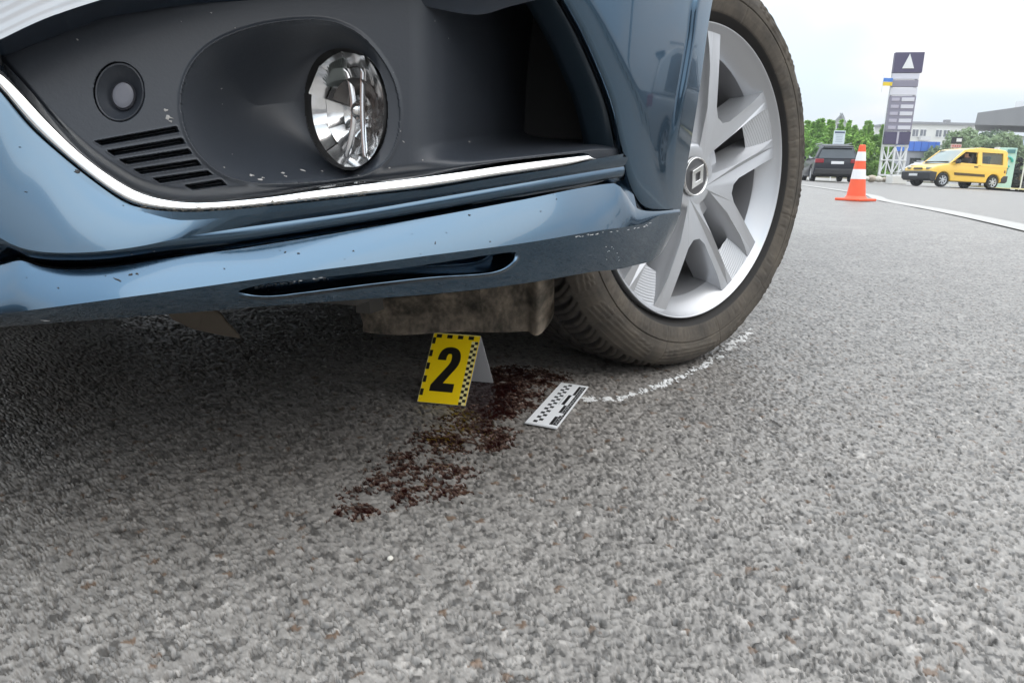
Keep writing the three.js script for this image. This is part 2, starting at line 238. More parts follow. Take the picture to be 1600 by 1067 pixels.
const sEnd = F.ridge.s1, sSp = F.spoilTop.s1;
{ // painted bumper skin: face under the chrome, rounded ridge, groove
  const g1 = band(F.under, F.crease, 0, F.under.s1, 420, 3), g2 = band(F.crease, F.ridge, 0, sEnd, 420, 14, 0.002), g3 = band(F.ridge, F.groove, 0, sEnd, 420, 10, 0.0036);
  mesh('bumper_skin', [...both(g1), ...both(g2), ...both(g3)], M.paint, car);
  mesh('bumper_groove', both(band(F.groove, { at: s => { const a = F.spoilTop.at(s); return { y: a.y + 0.0008, off: a.off - 0.0035 }; } }, 0, F.groove.s1, 300, 2)), M.paint, car);
  mesh('lower_spoiler', both(band(F.spoilTop, F.spoilBot, 0, sSp, 460, 14, 0.0015)), M.paint, car);
}
const slot = smoothPoly([[372, 456], [399, 447], [470, 438], [560, 428], [640, 418], [712, 407], [780, 397], [806, 396], [800, 406], [786, 417], [764, 424], [671, 431], [564, 443], [470, 455], [424, 460], [395, 459]], 4);
{ // black valance with the long air slot pressed into it
  const nS = 900, nV = 46, s0 = 0.3, s1 = sSp;
  const D = (s, y, o) => { const w = car.localToWorld(S(s, y, o)), [px, py] = project(w); if (px < 340 || px > 830 || py < 380 || py > 480) return 0; const d = sdf(slot, px, py); return 0.03 * sstep(0, 5, d) - 0.004 * Math.exp(-((d + 2.5) ** 2) / 9) * sstep(2, 12, py - (456 - 0.138 * (px - 372))); };
  const lo = band(F.spoilBot, F.lip, s0, s1, nS, nV, 0.0012, D), hi = band(F.spoilBot, F.lip, 0, s0, 60, 8, 0.0012);
  mesh('valance', [lo, hi, mirror(band(F.spoilBot, F.lip, 0, s1, 160, 10, 0.0012))], M.paint, car);
}
const chromeG = gridGeo(460, 6, (i, j) => { const s = lerp(F.chromeTop.s0, F.chromeBot.s1, i / 460), a = F.chromeTop.at(Math.min(s, F.chromeTop.s1)), b = F.chromeBot.at(s), v = j / 6; let off = lerp(a.off, b.off, v) + 0.0022 * 4 * v * (1 - v); if (j === 0) off -= 0.006; if (j === 6) off -= 0.004; const e = sstep(1, 0.985, i / 460); const y = lerp(lerp(a.y, b.y, v), b.y, (1 - e) * 0.7); return S(s, y, off); });
mesh('chrome_trim', both(chromeG), M.chrome, car);

/* fog lamp recess */
const lensC = (() => { const h = hit(606, 172, -0.006); return EYE.clone().addScaledVector(ray(606, 172), h.t); })();
const lensN = V(-0.34, 0.02, 0.94).normalize();
const lensPoly = smoothPoly([[476, 150], [481, 120], [494, 94], [515, 79], [540, 76], [566, 84], [588, 106], [601, 138], [605, 172], [602, 208], [590, 238], [571, 257], [548, 266], [524, 260], [502, 240], [486, 212], [478, 182]], 6);
const bowl = smoothPoly([[500, 32], [430, 36], [370, 51], [325, 74], [297, 105], [283, 147], [286, 190], [300, 225], [325, 255], [352, 273], [390, 284], [430, 286], [480, 284], [530, 279], [575, 270], [603, 250], [620, 215], [624, 172], [616, 130], [596, 92], [566, 58], [535, 40]], 5);
const ventPx = [[[148, 221], [275, 198], [278, 206], [158, 227]], [[167, 236], [284, 216], [288, 224], [177, 243]], [[186, 250], [294, 233], [299, 240], [197, 257]], [[209, 265], [307, 250], [313, 258], [220, 272]], [[239, 279], [324, 267], [331, 273], [250, 286]], [[288, 290], [345, 281], [353, 289], [300, 296]]];
const bezTop = [[-60, 114], [0, 93], [33, 81], [60, 69], [92, 57], [120, 46], [160, 32], [210, 22], [300, 9], [400, 3], [520, 2], [640, 9], [745, 26], [800, 12], [842, 2], [880, -6], [960, -10]];
const senC = { px: 185.5, py: 143.5 };
const senHit = hit(senC.px, senC.py, -0.008), senN = (() => { const p = planAt(senHit.s); return V(p.nx, 0.13, p.nz).normalize(); })();
const sA = hit(-60, 200, 0).s, bezOff = (s, y) => -0.002 - 0.17 * Math.max(-0.02, y - 0.335) * (1 - sstep(sA + 0.06, sA + 0.27, s));
{
  const sB = hit(985, 150, 0).s, yA = 0.29, yB = 0.53, nS = 760, nV = 420;
  const hole = new Uint8Array((nS + 1) * (nV + 1)), keep = new Uint8Array((nS + 1) * (nV + 1));
  const g = gridGeo(nS, nV, (i, j) => {
    const s = lerp(sA, sB, i / nS), y = lerp(yA, yB, j / nV), k = i * (nV + 1) + j, base = S(s, y, bezOff(s, y)), w = car.localToWorld(base.clone()), [px, py] = project(w), dir = w.clone().sub(EYE).normalize();
    let dep = 0; const cb = yAt(T.chromeTop, clamp(px, -60, 931)), tp = yAt(bezTop, px);
    keep[k] = py < cb + 14 && py > tp - 26 ? 1 : 0;
    dep += 0.004 * sstep(16, 0, cb - py);
    const dI = sdf(lensPoly, px, py), dB = sdf(bowl, px, py);
    if (dI > 0) hole[k] = 1;
    const pl = lensC.clone().sub(w).dot(lensN) / dir.dot(lensN);
    if (dB > 0 && dI <= 0) { const u = clamp(dB / (dB - dI + 1e-6), 0, 1); dep += Math.max(0.002, pl - 0.008) * (0.25 * u + 0.75 * sstep(-0.12, 1.0, u) - 0.75 * sstep(-0.12, 1, 0) * (1 - u)) ; }
    else if (dB > -7) dep -= 0.0016 * sstep(-7, 0, dB);
    if (px > 640) { const up = sstep(2, 46, cb - py); dep += (0.05 * sstep(640, 760, px) + 0.10 * sstep(690, 840, px) + 0.2 * sstep(760, 930, px)) * up + 0.012 * sstep(630, 780, px) * up; }
    if (px > 130 && px < 370 && py > 190) for (const v of ventPx) { const d = sdf(v, px, py); if (d > -3) dep += 0.014 * sstep(-0.6, 2.2, d) - 0.0006 * Math.exp(-((d + 1.2) ** 2)); }
    const dx = px - senC.px, dy = py - senC.py, er = Math.hypot(dx / 39, dy / 46.5); if (er < 1.1) dep += 0.02 * sstep(1.0, 0.96, er);
    const p = toLocal(w.addScaledVector(dir, dep)); p.u = s * 6; p.v = y * 6; return p;
  }, (i, j) => { const k = i * (nV + 1) + j; return hole[k] || hole[k + nV + 1] || !keep[k] || !keep[k + nV + 1] || !keep[k + 1]; });
  const bz = mesh('fog_lamp_bezel', g, M.plastic, car);
  const at = [[262, 183, 7], [258, 172, 4], [266, 190, 3], [392, 274, 6], [406, 281, 5], [410, 278, 3], [442, 271, 5], [446, 276, 4], [474, 267, 6], [228, 262, 2], [345, 138, 2], [503, 268, 3], [630, 221, 3], [608, 262, 3], [733, 222, 4], [625, 205, 2], [120, 62, 2], [330, 20, 2], [700, 60, 2], [560, 275, 3], [660, 250, 2], [350, 262, 2], [540, 272, 4]];
  for (let k = 0; k < 9; k++) at.push([30 + rnd() * 700, 20 + rnd() * 260, 0.8 + rnd()]);
  flecks('dirt_fleck', bz, at.filter(p => sdf(lensPoly, p[0], p[1]) < -6), std(0.33, 0.32, 0.31, 0.9));
}
function flecks(name, target, at, mat) { // dried splashes, scuffs and stone chips: small flat crumbs on a surface
  const rc = new THREE.Raycaster(), fl = []; car.updateMatrixWorld(true);
  for (const [px, py, r, sx = 1.3, sy = 0.8, an = 0] of at) { rc.set(EYE, ray(px, py).normalize()); const h = rc.intersectObject(target, false)[0]; if (!h) continue; const rad = r * 0.62 * h.distance / FOC, nn = h.face.normal.clone().transformDirection(target.matrixWorld); if (nn.dot(h.point.clone().sub(EYE)) > 0) nn.negate(); const u0 = V(0.3, 1, 0.1).cross(nn).normalize(), w0 = nn.clone().cross(u0), u = u0.clone().multiplyScalar(Math.cos(an)).addScaledVector(w0, Math.sin(an)), w = nn.clone().cross(u), P = [], n = 9; for (let i = 0; i < n; i++) { const a = i / n * 6.283, d = rad * (0.35 + 1.0 * rnd()); P.push(toLocal(h.point.clone().addScaledVector(u, Math.cos(a) * d * sx).addScaledVector(w, Math.sin(a) * d * sy).addScaledVector(nn, 0.0004))); } const c = toLocal(h.point.clone().addScaledVector(nn, 0.0007)); for (let i = 0; i < n; i++) for (const v of [c, P[i], P[(i + 1) % n]]) fl.push(v.x, v.y, v.z); }
  if (!fl.length) return; const fg = new THREE.BufferGeometry(); fg.setAttribute('position', new THREE.Float32BufferAttribute(fl, 3)); fg.computeVertexNormals(); mesh(name, fg, mat, car).userData.kind = 'stuff';
}
{ // stone chips, scuffs and flecks on paint, chrome and the lower lip
  const P = n => car.children.find(c => c.name === n), chip = std(0.05, 0.05, 0.055, 0.8), spo = [[640, 335, 4], [183, 437, 5, 1.8, 0.5, -0.3], [203, 429, 4], [214, 428, 3], [445, 394, 2.5], [466, 396, 3], [733, 336, 3], [552, 392, 2.5], [680, 380, 4, 0.4, 1.6], [90, 450, 2], [350, 420, 2], [845, 330, 2]];
  for (let k = 0; k < 10; k++) { const x = rnd() * 900, f = rnd(); spo.push([x, lerp(yAt(T.spoilTop, x), yAt(T.spoilBot, x), f), 0.8 + rnd()]); } flecks('paint_chip', P('lower_spoiler'), spo, chip);
  const sk = [[119, 268, 5], [130, 262, 2], [40, 300, 2], [205, 397, 3], [240, 392, 3], [30, 230, 1.5]]; for (let k = 0; k < 7; k++) { const x = rnd() * 900, f = rnd(); sk.push([x, lerp(yAt(T.chromeBot, x) + 3, yAt(T.ridge, x), f), 0.7 + rnd()]); } flecks('paint_chip', P('bumper_skin'), sk, chip);
  const sc = []; for (let k = 0; k < 26; k++) { const x = 398 + rnd() * 72; sc.push([x, 448 - 0.15 * (x - 398) + rnd() * 3, 1.2 + rnd() * 2, 2.2, 0.5, 0.15]); } for (let k = 0; k < 14; k++) sc.push([482 + rnd() * 32, 437 - rnd() * 4, 1.2 + rnd() * 1.5, 2, 0.5, 0.15]); for (let k = 0; k < 26; k++) { const x = 900 + rnd() * 120; sc.push([x, yAt(T.spoilBot, x) + 3 + rnd() * 2, 1 + rnd() * 1.6, 2.6, 0.4, 0.25]); } for (let k = 0; k < 9; k++) sc.push([930 + rnd() * 50, 385 + rnd() * 25, 0.8 + rnd() * 1.4]); sc.push([70, 500, 4, 2, 0.4], [195, 497, 3]); flecks('scuff', P('valance'), sc, std(0.55, 0.55, 0.55, 0.8));
  const ch = []; for (let k = 0; k < 150; k++) { const x = 215 + rnd() * 360; ch.push([x, yAt(T.chromeBot, x) - 1.5 - 7 * rnd() * rnd() - (x > 420 ? 4 * rnd() : 0), 0.8 + 1.8 * rnd(), 2.2, 0.6, 0.1]); } flecks('chrome_fleck', P('chrome_trim'), ch, std(0.22, 0.20, 0.17, 0.9));  // brownish flecks scattered along the lower edge of the chrome
}
{ // round parking sensor: dished ring with a grey button
  const sensor = new THREE.Group(); sensor.name = 'parking_sensor'; car.add(sensor);
  const L = (x, y, z) => { const o = onPlane(x, y, z, senNW); return o; };
  const c = car.localToWorld(S(senHit.s, senHit.y, bezOff(senHit.s, senHit.y) + 0.0005)), senNW = senN.clone().transformDirection(car.matrixWorld);
  const P = (er, ang, d, sx = 0, sy = 0) => { const p = L(senC.px + sx + Math.cos(ang) * 39 * er, senC.py + sy + Math.sin(ang) * 46.5 * er, c); p.addScaledVector(senNW, -d); return toLocal(p); };
  const prof = [[1.0, 0.006], [0.985, 0.0008], [0.95, -0.0006], [0.90, 0.0006], [0.86, 0.0022], [0.7, 0.005], [0.55, 0.0078], [0.49, 0.0085]];
  mesh('sensor_ring', gridGeo(72, prof.length - 1, (i, j) => P(prof[j][0], i / 72 * 2 * Math.PI, prof[j][1], 3.5 * (1 - prof[j][0]), 3 * (1 - prof[j][0]))), M.plastic, sensor);
  const pb = [[0.485, 0.012], [0.485, 0.006], [0.47, 0.0052], [0.455, 0.0085], [0.445, 0.0085], [0.44, 0.0055], [0.42, 0.0046], [0.25, 0.0043], [0, 0.0042]];
  mesh('sensor_button', gridGeo(60, pb.length - 1, (i, j) => P(pb[j][0], i / 60 * 2 * Math.PI, pb[j][1], 3, 2.5)), std(0.13, 0.135, 0.16, 0.45), sensor);
}
{ // fog lamp: tube, reflector with facets, bulb shield, clear lens
  const fog = new THREE.Group(); fog.name = 'fog_lamp'; car.add(fog);
  const pts = lensPoly.map(p => onPlane(p[0], p[1], lensC, lensN)), cen = pts.reduce((a, p) => a.add(p), V(0, 0, 0)).multiplyScalar(1 / pts.length), n = pts.length;
  const P = (f, d, i) => toLocal(cen.clone().addScaledVector(pts[((i % n) + n) % n].clone().sub(cen), f).addScaledVector(lensN, -d));
  const rows = (name, prof, mat) => mesh(name, gridGeo(n, prof.length - 1, (i, j) => P(prof[j][0], prof[j][1], i)), mat, fog);
  rows('lamp_tube', [[1.035, -0.0075], [1.012, -0.004], [1.0, -0.001], [0.992, 0.002], [0.975, 0.004], [0.955, 0.0065]], M.dark);
  rows('lens', [[0.992, 0.002], [0.965, 0.0005], [0.8, -0.0002], [0.5, -0.0006], [0.2, -0.0012], [0, -0.0012]], new THREE.MeshPhysicalMaterial({ color: col(0.97, 0.97, 0.97), transmission: 1, thickness: 0, roughness: 0.02, ior: 1.5, side: THREE.DoubleSide, clearcoat: 1 }));
  const up = V(0, 1, 0).addScaledVector(lensN, -lensN.y).normalize(), rt = up.clone().cross(lensN).normalize();
  const hw = 0.5 * Math.max(...pts.map(p => p.clone().sub(cen).dot(rt) * 2)), hh = Math.max(...pts.map(p => p.clone().sub(cen).dot(up)));
  const Q = (x, y, d) => toLocal(cen.clone().addScaledVector(rt, x * hw).addScaledVector(up, y * hh).addScaledVector(lensN, -d));
  const chromeF = std(0.9, 0.9, 0.9, 0.06, 1, { flatShading: true });
  { const R = [0.99, 0.76, 0.5, 0.26, 0.02], geos = []; // facets stepped from ring to ring
    for (let k = 0; k < R.length - 1; k++) { const m = [11, 9, 7, 6, 5][k]; for (let i = 0; i < m; i++) { const a0 = (i + 0.1 * k) / m * 2 * Math.PI, a1 = (i + 1 + 0.1 * k) / m * 2 * Math.PI, j = 0.003 * (hash2(i, k, 7) - 0.5), q = (r, a, e) => Q(r * Math.cos(a), r * Math.sin(a), 0.0042 + 0.028 * (1 - r * r) + e); geos.push(gridGeo(3, 3, (u, v) => q(lerp(R[k], R[k + 1], v / 3), lerp(a0, a1, u / 3), j + 0.0035 * Math.sin(Math.PI * u / 3) * (0.6 + k * 0.2)))); } }
    mesh('reflector', geos, std(0.92, 0.92, 0.92, 0.16, 0.92), fog); }
  { const geos = []; for (let i = 0; i < 14; i++) { const x0 = -0.78 + i * 0.045, f = x => 0.9 * Math.sqrt(Math.max(0.02, 1 - x * x)); geos.push(gridGeo(1, 2, (u, v) => { const x = x0 + u * 0.045; return Q(x * (1 - 0.15 * v / 2), lerp(f(x), 0.42, v / 2), 0.008 + 0.006 * v / 2 + (u ? 0.0025 : 0)); })); } mesh('ribbed_insert', geos, std(0.75, 0.8, 0.78, 0.15, 0.9), fog); }
  { const s = new THREE.SphereGeometry(1, 24, 14, 0, Math.PI * 2, 0, Math.PI * 0.55), p = s.attributes.position; for (let i = 0; i < p.count; i++) { const q = Q(0.05 + p.getX(i) * 0.2, 0.0 + p.getZ(i) * 0.2, 0.020 - p.getY(i) * 0.012); p.setXYZ(i, q.x, q.y, q.z); } s.computeVertexNormals(); mesh('bulb_shield', s, std(0.75, 0.74, 0.73, 0.12, 1), fog); }
  { const geos = []; for (const [x, b, w] of [[-0.30, 0.30, 0.07], [0.30, 0.12, 0.05]]) geos.push(gridGeo(22, 2, (i, j) => { const y = lerp(-0.82, 0.72, i / 22), xx = x + b * (1 - y * y) * (x < 0 ? 1 : -0.6); return Q(xx + (j - 1) * w, y * Math.sqrt(1 - Math.min(0.8, xx * xx) * 0.6), 0.013 - (j === 1 ? 0.005 : 0)); })); mesh('reflector_blade', geos, std(0.85, 0.85, 0.86, 0.1, 0.95), fog); }
  { const geos = [gridGeo(16, 3, (i, j) => { const a = lerp(-0.15, 0.9, i / 16) * Math.PI, r = lerp(0.28, 0.56, j / 3); return Q(0.1 + r * Math.cos(a), 0.02 + r * Math.sin(a) * 0.95, 0.017 - 0.003 * j); })]; mesh('bulb_hood', geos, std(0.14, 0.13, 0.125, 0.25, 0.7), fog); }
}
/* body above the recess: lower edge of the painted nose and the running lamp strip */
const F2 = {
  lampBot: feat([[-60, 88], [0, 62], [33, 46], [66, 31], [100, 18], [140, 5], [170, -4], [260, -26], [400, -44], [640, -52], [900, -56]], () => 0.022, -60, 880),
  edgeBot: feat([[-60, 92], [0, 66], [33, 50], [66, 35], [100, 22], [140, 9], [170, 0], [260, -18], [400, -38], [640, -46], [900, -50]], () => 0.019, -60, 880),
  bezTop: feat(bezTop.map(p => [p[0], p[1] - 3]), () => -0.008, -60, 880),
};
{
  const s0 = F2.lampBot.s0, s1 = F2.lampBot.s1;
  mesh('nose_underside', both(band(F2.edgeBot, F2.bezTop, s0, s1, 200, 6, -0.004)), std(0.014, 0.022, 0.035, 0.25), car);  // body colour, darkened for the shade under the nose
  mesh('nose_edge', both(band(F2.lampBot, F2.edgeBot, s0, s1, 200, 3, 0.0015)), M.paint, car);
  const lampT = { at: s => { const a = F2.lampBot.at(s); return { y: a.y + 0.055, off: a.off - 0.02 }; } };
  mesh('nose_panel', band(lampT, { at: s => ({ y: 0.74, off: -0.03 }) }, s1 - 0.02, s1 + 0.10, 20, 12, 0.002), M.paint, car);
  const ribs = gridGeo(240, 70, (i, j) => { const s = lerp(s0, s1, i / 240), a = F2.lampBot.at(s), t = lampT.at(s), v = j / 70; return S(s, lerp(a.y, t.y, v), lerp(a.off, t.off, v) + 0.0011 * Math.abs((v * 9) % 1 - 0.5) + (hash2(Math.floor(v * 9), Math.floor(s * 30), 5) - 0.5) * 0.0006); });
  mesh('running_lamp', both(ribs), new THREE.MeshPhysicalMaterial({ color: col(0.33, 0.33, 0.335), roughness: 0.22, metalness: 0.3, clearcoat: 1, side: THREE.DoubleSide }), car);
  const noseT = { at: s => ({ y: 0.70, off: -0.07 }) };
  mesh('nose_panel', both(band(lampT, noseT, 0, s1, 160, 20, 0.02)), M.paint, car);
  // inboard of the lamps: grille
  const gA = { at: s => { const a = F.under.at(s); return { y: a.y, off: 0.0 }; } }, gB = { at: s => ({ y: F2.lampBot.at(s).y + 0.05, off: 0.0 }) };
  mesh('grille_backing', both(band(gA, gB, 0, s0 + 0.01, 40, 4)), M.dark, car);
  for (let k = 0; k < 5; k++) { const y0 = 0.40 + k * 0.03; mesh('grille_bar', both(band({ at: () => ({ y: y0, off: 0.012 }) }, { at: () => ({ y: y0 + 0.012, off: 0.008 }) }, 0, s0, 40, 2, 0.004)), M.plastic, car); }
}
{ // painted corner panel between the recess and the wheel arch
  const Lx = [[-90, 815], [-40, 850], [0, 872], [54, 902], [116, 930], [170, 950], [230, 963], [285, 975], [320, 990], [332, 1000]], Rx = [[-90, 1146], [-40, 1129], [0, 1114], [143, 1093], [242, 1077], [290, 1069], [340, 1063]];
  const bx = [[-90, 1112], [0, 1085], [60, 1077], [120, 1067], [180, 1056], [240, 1047], [290, 1045], [340, 1050]];
  const bottom = px => lerp(319, 329, clamp((px - 988) / 74, 0, 1));
  const nU = 150, nV = 70, y0 = -90, edge = [], row0 = [];
  const g = gridGeo(nV, nU, (j, i) => {
    const f = j / nV, pl = lerp(y0, 328, f), pr = lerp(y0, 337, f), xl = yAt(Lx, pl), xr = yAt(Rx, pr), u = i / nU, px = lerp(xl, xr, u), py = lerp(pl, pr, u);
    const xb = yAt(bx, py), hgt = (300 - py) / 300, e = px - xl; let off = 0.006 + 0.0062 * hgt;
    off -= 0.011 * Math.exp(-e / 7) + 0.003 * sstep(60, 0, e) * 1.0;
    off += 0.005 * sstep(xb - 6, xb + 10, px) * sstep(330, 120, py); const h = hit(px, py, off); const p = S(h.s, h.y, off); p.u = h.s * 4; p.v = h.y * 4; if (i === 0) edge[j] = h; if (j === 0) row0[i] = h; return p;
  });
  mesh('corner_panel', g, M.paint, car);
  const wall = gridGeo(nV, 9, (j, i) => { const h = edge[j], v = Math.min(1, i / 6); if (i > 6) { const w = car.localToWorld(S(h.s - 0.007, h.y, h.off - 0.034)); return toLocal(w.addScaledVector(w.clone().sub(EYE).normalize(), (i - 6) * 0.12)); } return S(h.s - 0.005 * Math.sin(v * 1.5) - 0.002 * v, h.y, h.off - 0.002 - 0.026 * v * v - 0.006 * v); });  // panel return edge; hidden rear rows added to block light into the cavity
  mesh('recess_wall_blocker', wall, std(0.012, 0.022, 0.032, 0.35), car);  // body colour darkened to put the recess shade into it
  const lim = y => Math.sqrt(Math.max(0, 0.40 * 0.40 - (y - 0.31) ** 2)), wing = gridGeo(nU, 24, (i, k) => { const h = row0[i], u = i / nU, v = k / 24, y = lerp(h.y, 0.80, v), back = lim(row0[nU].y) - lim(lerp(row0[nU].y, 0.80, v)); return S(h.s + u * back - 0.10 * v * (1 - u), y, h.off - 0.05 * v * v); });
  mesh('front_wing', wing, M.paint, car);
  const gm = gridGeo(60, 30, (i, j) => { const s = lerp(F2.lampBot.s1, sSp, i / 60), y = lerp(0.28, 0.72, j / 30); return S(s, y, 0.006); }); mesh('corner_panel', mirror(gm), M.paint, car);
  const bz = band({ at: s => ({ y: F.chromeTop.at(s).y, off: -0.004 }) }, { at: s => ({ y: F2.bezTop.at(s).y + 0.01, off: -0.004 }) }, F2.bezTop.s0, F2.lampBot.s1, 80, 10); mesh('fog_lamp_bezel', mirror(bz), M.plastic, car);
}
{ // the rest of the car: wings, bonnet, cabin, underbody (mostly above and behind what the camera sees)
  const side = []; const arc = (cx, R, from, to) => { for (let k = 0; k <= 14; k++) { const a = lerp(from, to, k / 14); side.push([cx + R * Math.cos(a), 0.31 + R * Math.sin(a)]); } };
  side.push([0.30, 0.86]); side.push([0.30, 0.66]); arc(0, 0.40, 1.02, Math.PI + 0.25); side.push([-0.42, 0.155], [-2.22, 0.155]); arc(-2.67, 0.39, -0.25, Math.PI + 0.2); side.push([-3.2, 0.26], [-3.42, 0.34], [-3.48, 0.6], [-3.42, 0.95], [-0.6, 0.95], [0.0, 0.92]);
  const hull = extrude(side, 1.50, 0.03); hull.translate(0, 0, -0.75); hull.rotateY(-Math.PI / 2); mesh('body', hull, M.paint, car);
  const cab = extrude([[-0.45, 0.94], [-1.15, 1.40], [-1.7, 1.48], [-2.6, 1.45], [-3.1, 1.28], [-3.42, 0.94]], 1.36, 0.06); cab.translate(0, 0, -0.68); cab.rotateY(-Math.PI / 2); mesh('cabin', cab, M.paint, car);
  for (const sx of [-1, 1]) mesh('side_window', (() => { const g = extrude([[-0.78, 0.98], [-1.22, 1.33], [-1.75, 1.40], [-2.55, 1.38], [-2.95, 1.25], [-3.1, 0.98]], 0.01, 0.003); g.rotateY(-Math.PI / 2); g.translate(sx * 0.745 + (sx > 0 ? 0.002 : 0.008), 0, 0); return g; })(), M.glassDark, car);
  const hood = gridGeo(16, 12, (i, j) => { const x = lerp(-0.8, 0.8, i / 16), z = lerp(0.84 - 0.55 * Math.abs(x) ** 2.4, -0.6, j / 12); return V(x, 0.70 + 0.25 * sstep(-0.25, 1, j / 12) - 0.05 * x * x, z); }); mesh('bonnet', hood, M.paint, car);
  mesh('windscreen', gridGeo(8, 4, (i, j) => V(lerp(-0.66, 0.66, i / 8), lerp(0.96, 1.40, j / 4), lerp(-0.43, -1.10, j / 4))), M.glassDark, car);
  mesh('engine_bay_blocker', [box(0.86, 0.50, 1.0, 0, 0.46, 0.05), box(1.0, 0.36, 0.10, 0, 0.50, 0.40)], M.under, car);  // plain unseen boxes, added to stop light behind the bezel
  const under = []; for (let i = 0; i <= 40; i++) { const s = lerp(0, F.lip.s1 - 0.22, i / 40), a = F.lip.at(s), p = S(s, a.y, a.off - 0.004); under.push([p.x, p.z - 0.004]); }
  const poly = [...under, [0.72, 0.40], [-0.72, 0.40], ...under.slice().reverse().map(p => [-p[0], p[1]])]; const ug = extrude(poly, 0.006); ug.rotateX(Math.PI / 2); ug.translate(0, 0.222, 0); mesh('undertray', ug, M.valance, car);
  mesh('underbody', [box(0.9, 0.03, 4.0, 0, 0.165, -1.55), box(1.5, 0.03, 1.75, 0, 0.17, -1.32), box(1.5, 0.03, 0.4, 0, 0.24, -3.15)], M.under, car);
  for (const sx of [-1, 1]) for (const z of [0, -2.67]) mesh('arch_liner', gridGeo(24, 3, (i, j) => { const a = lerp(-0.25, Math.PI + 0.25, i / 24), R = z ? 0.385 : 0.385; return V(sx * lerp(0.42, z ? 0.78 : 0.79, j / 3), 0.33 + R * Math.sin(a), z + R * Math.cos(a)); }), M.liner, car);
  for (const sx of [-1, 1]) for (const z of [0, -2.67]) mesh('arch_wall', box(0.02, 0.66, 0.8, sx * 0.43, 0.46, z), M.under, car);
  for (const sx of [-1, 1]) mesh('tail_lamp', box(0.3, 0.16, 0.03, sx * 0.66, 0.84, -3.48, 0, 0, 0, 0.01), std(0.3, 0.01, 0.01, 0.2), car);
}
{ // dusty air deflector hanging in front of the tyre, and the small torn flap further in
  const dirt = noiseTex(256, (u, v) => { const n = fbm(u * 7, v * 5, 120, 5), m = fbm(u * 40, v * 22, 125, 5) + (hash2(Math.floor(u * 256), Math.floor(v * 256), 4) > 0.985 ? 0.35 : 0); return [0.36 + 0.5 * (n - 0.45) + 0.25 * (m - 0.5), 0.33 + 0.45 * (n - 0.45) + 0.22 * (m - 0.5), 0.29 + 0.4 * (n - 0.45) + 0.2 * (m - 0.5)]; }, 0, true);
  const fm = new THREE.MeshStandardMaterial({ map: dirt, roughness: 0.9, side: THREE.DoubleSide });
  const top = [[556, 470], [620, 466], [700, 458], [790, 448], [866, 434]], bot = [[570, 514.5], [650, 516], [754, 517], [849, 513], [860, 503], [866, 488]];
  const N = V(-0.05, -0.28, 0.96).normalize(), P0 = atZ(700, 490, 0.93);
  const deflector = (d, thick) => gridGeo(60, 10, (i, j) => { const u = i / 60, xt = lerp(556, 866, u), xb = lerp(570, 866, u), v = j / 10, px = lerp(xt, xb, v), py = lerp(yAt(top, xt), yAt(bot, xb), v), p = onPlane(px, py, P0, N); const w = 0.006 * Math.sin(u * 9) * v + 0.014 * sstep(0.86, 0.9, u) * sstep(0.96, 0.92, u) + 0.008 * sstep(0.75, 0.93, v) - 0.01 * sstep(0.6, 0.85, u); p.addScaledVector(N, w - d); const q = toLocal(p); q.u = u * 1.6; q.v = v * 0.5; return q; });
  mesh('air_deflector', [deflector(0), deflector(0.003)], fm, car);
  const N2 = V(0.2, -0.55, 0.8).normalize(), P2 = atZ(320, 505, 0.72), fl = [[255, 482], [290, 486], [330, 484], [345, 492], [352, 503], [364, 515], [376, 529], [345, 524], [300, 514], [270, 500]].map(p => onPlane(p[0], p[1], P2, N2));
  const sh = (d) => { const g = new THREE.BufferGeometry(), q = fl.map(p => toLocal(p.clone().addScaledVector(N2, -d))), a = []; for (let i = 1; i < q.length - 1; i++) a.push(q[0], q[i], q[i + 1]); g.setFromPoints(a); g.computeVertexNormals(); return g; };
  mesh('torn_flap', [sh(0), sh(0.003)], fm, car);
}
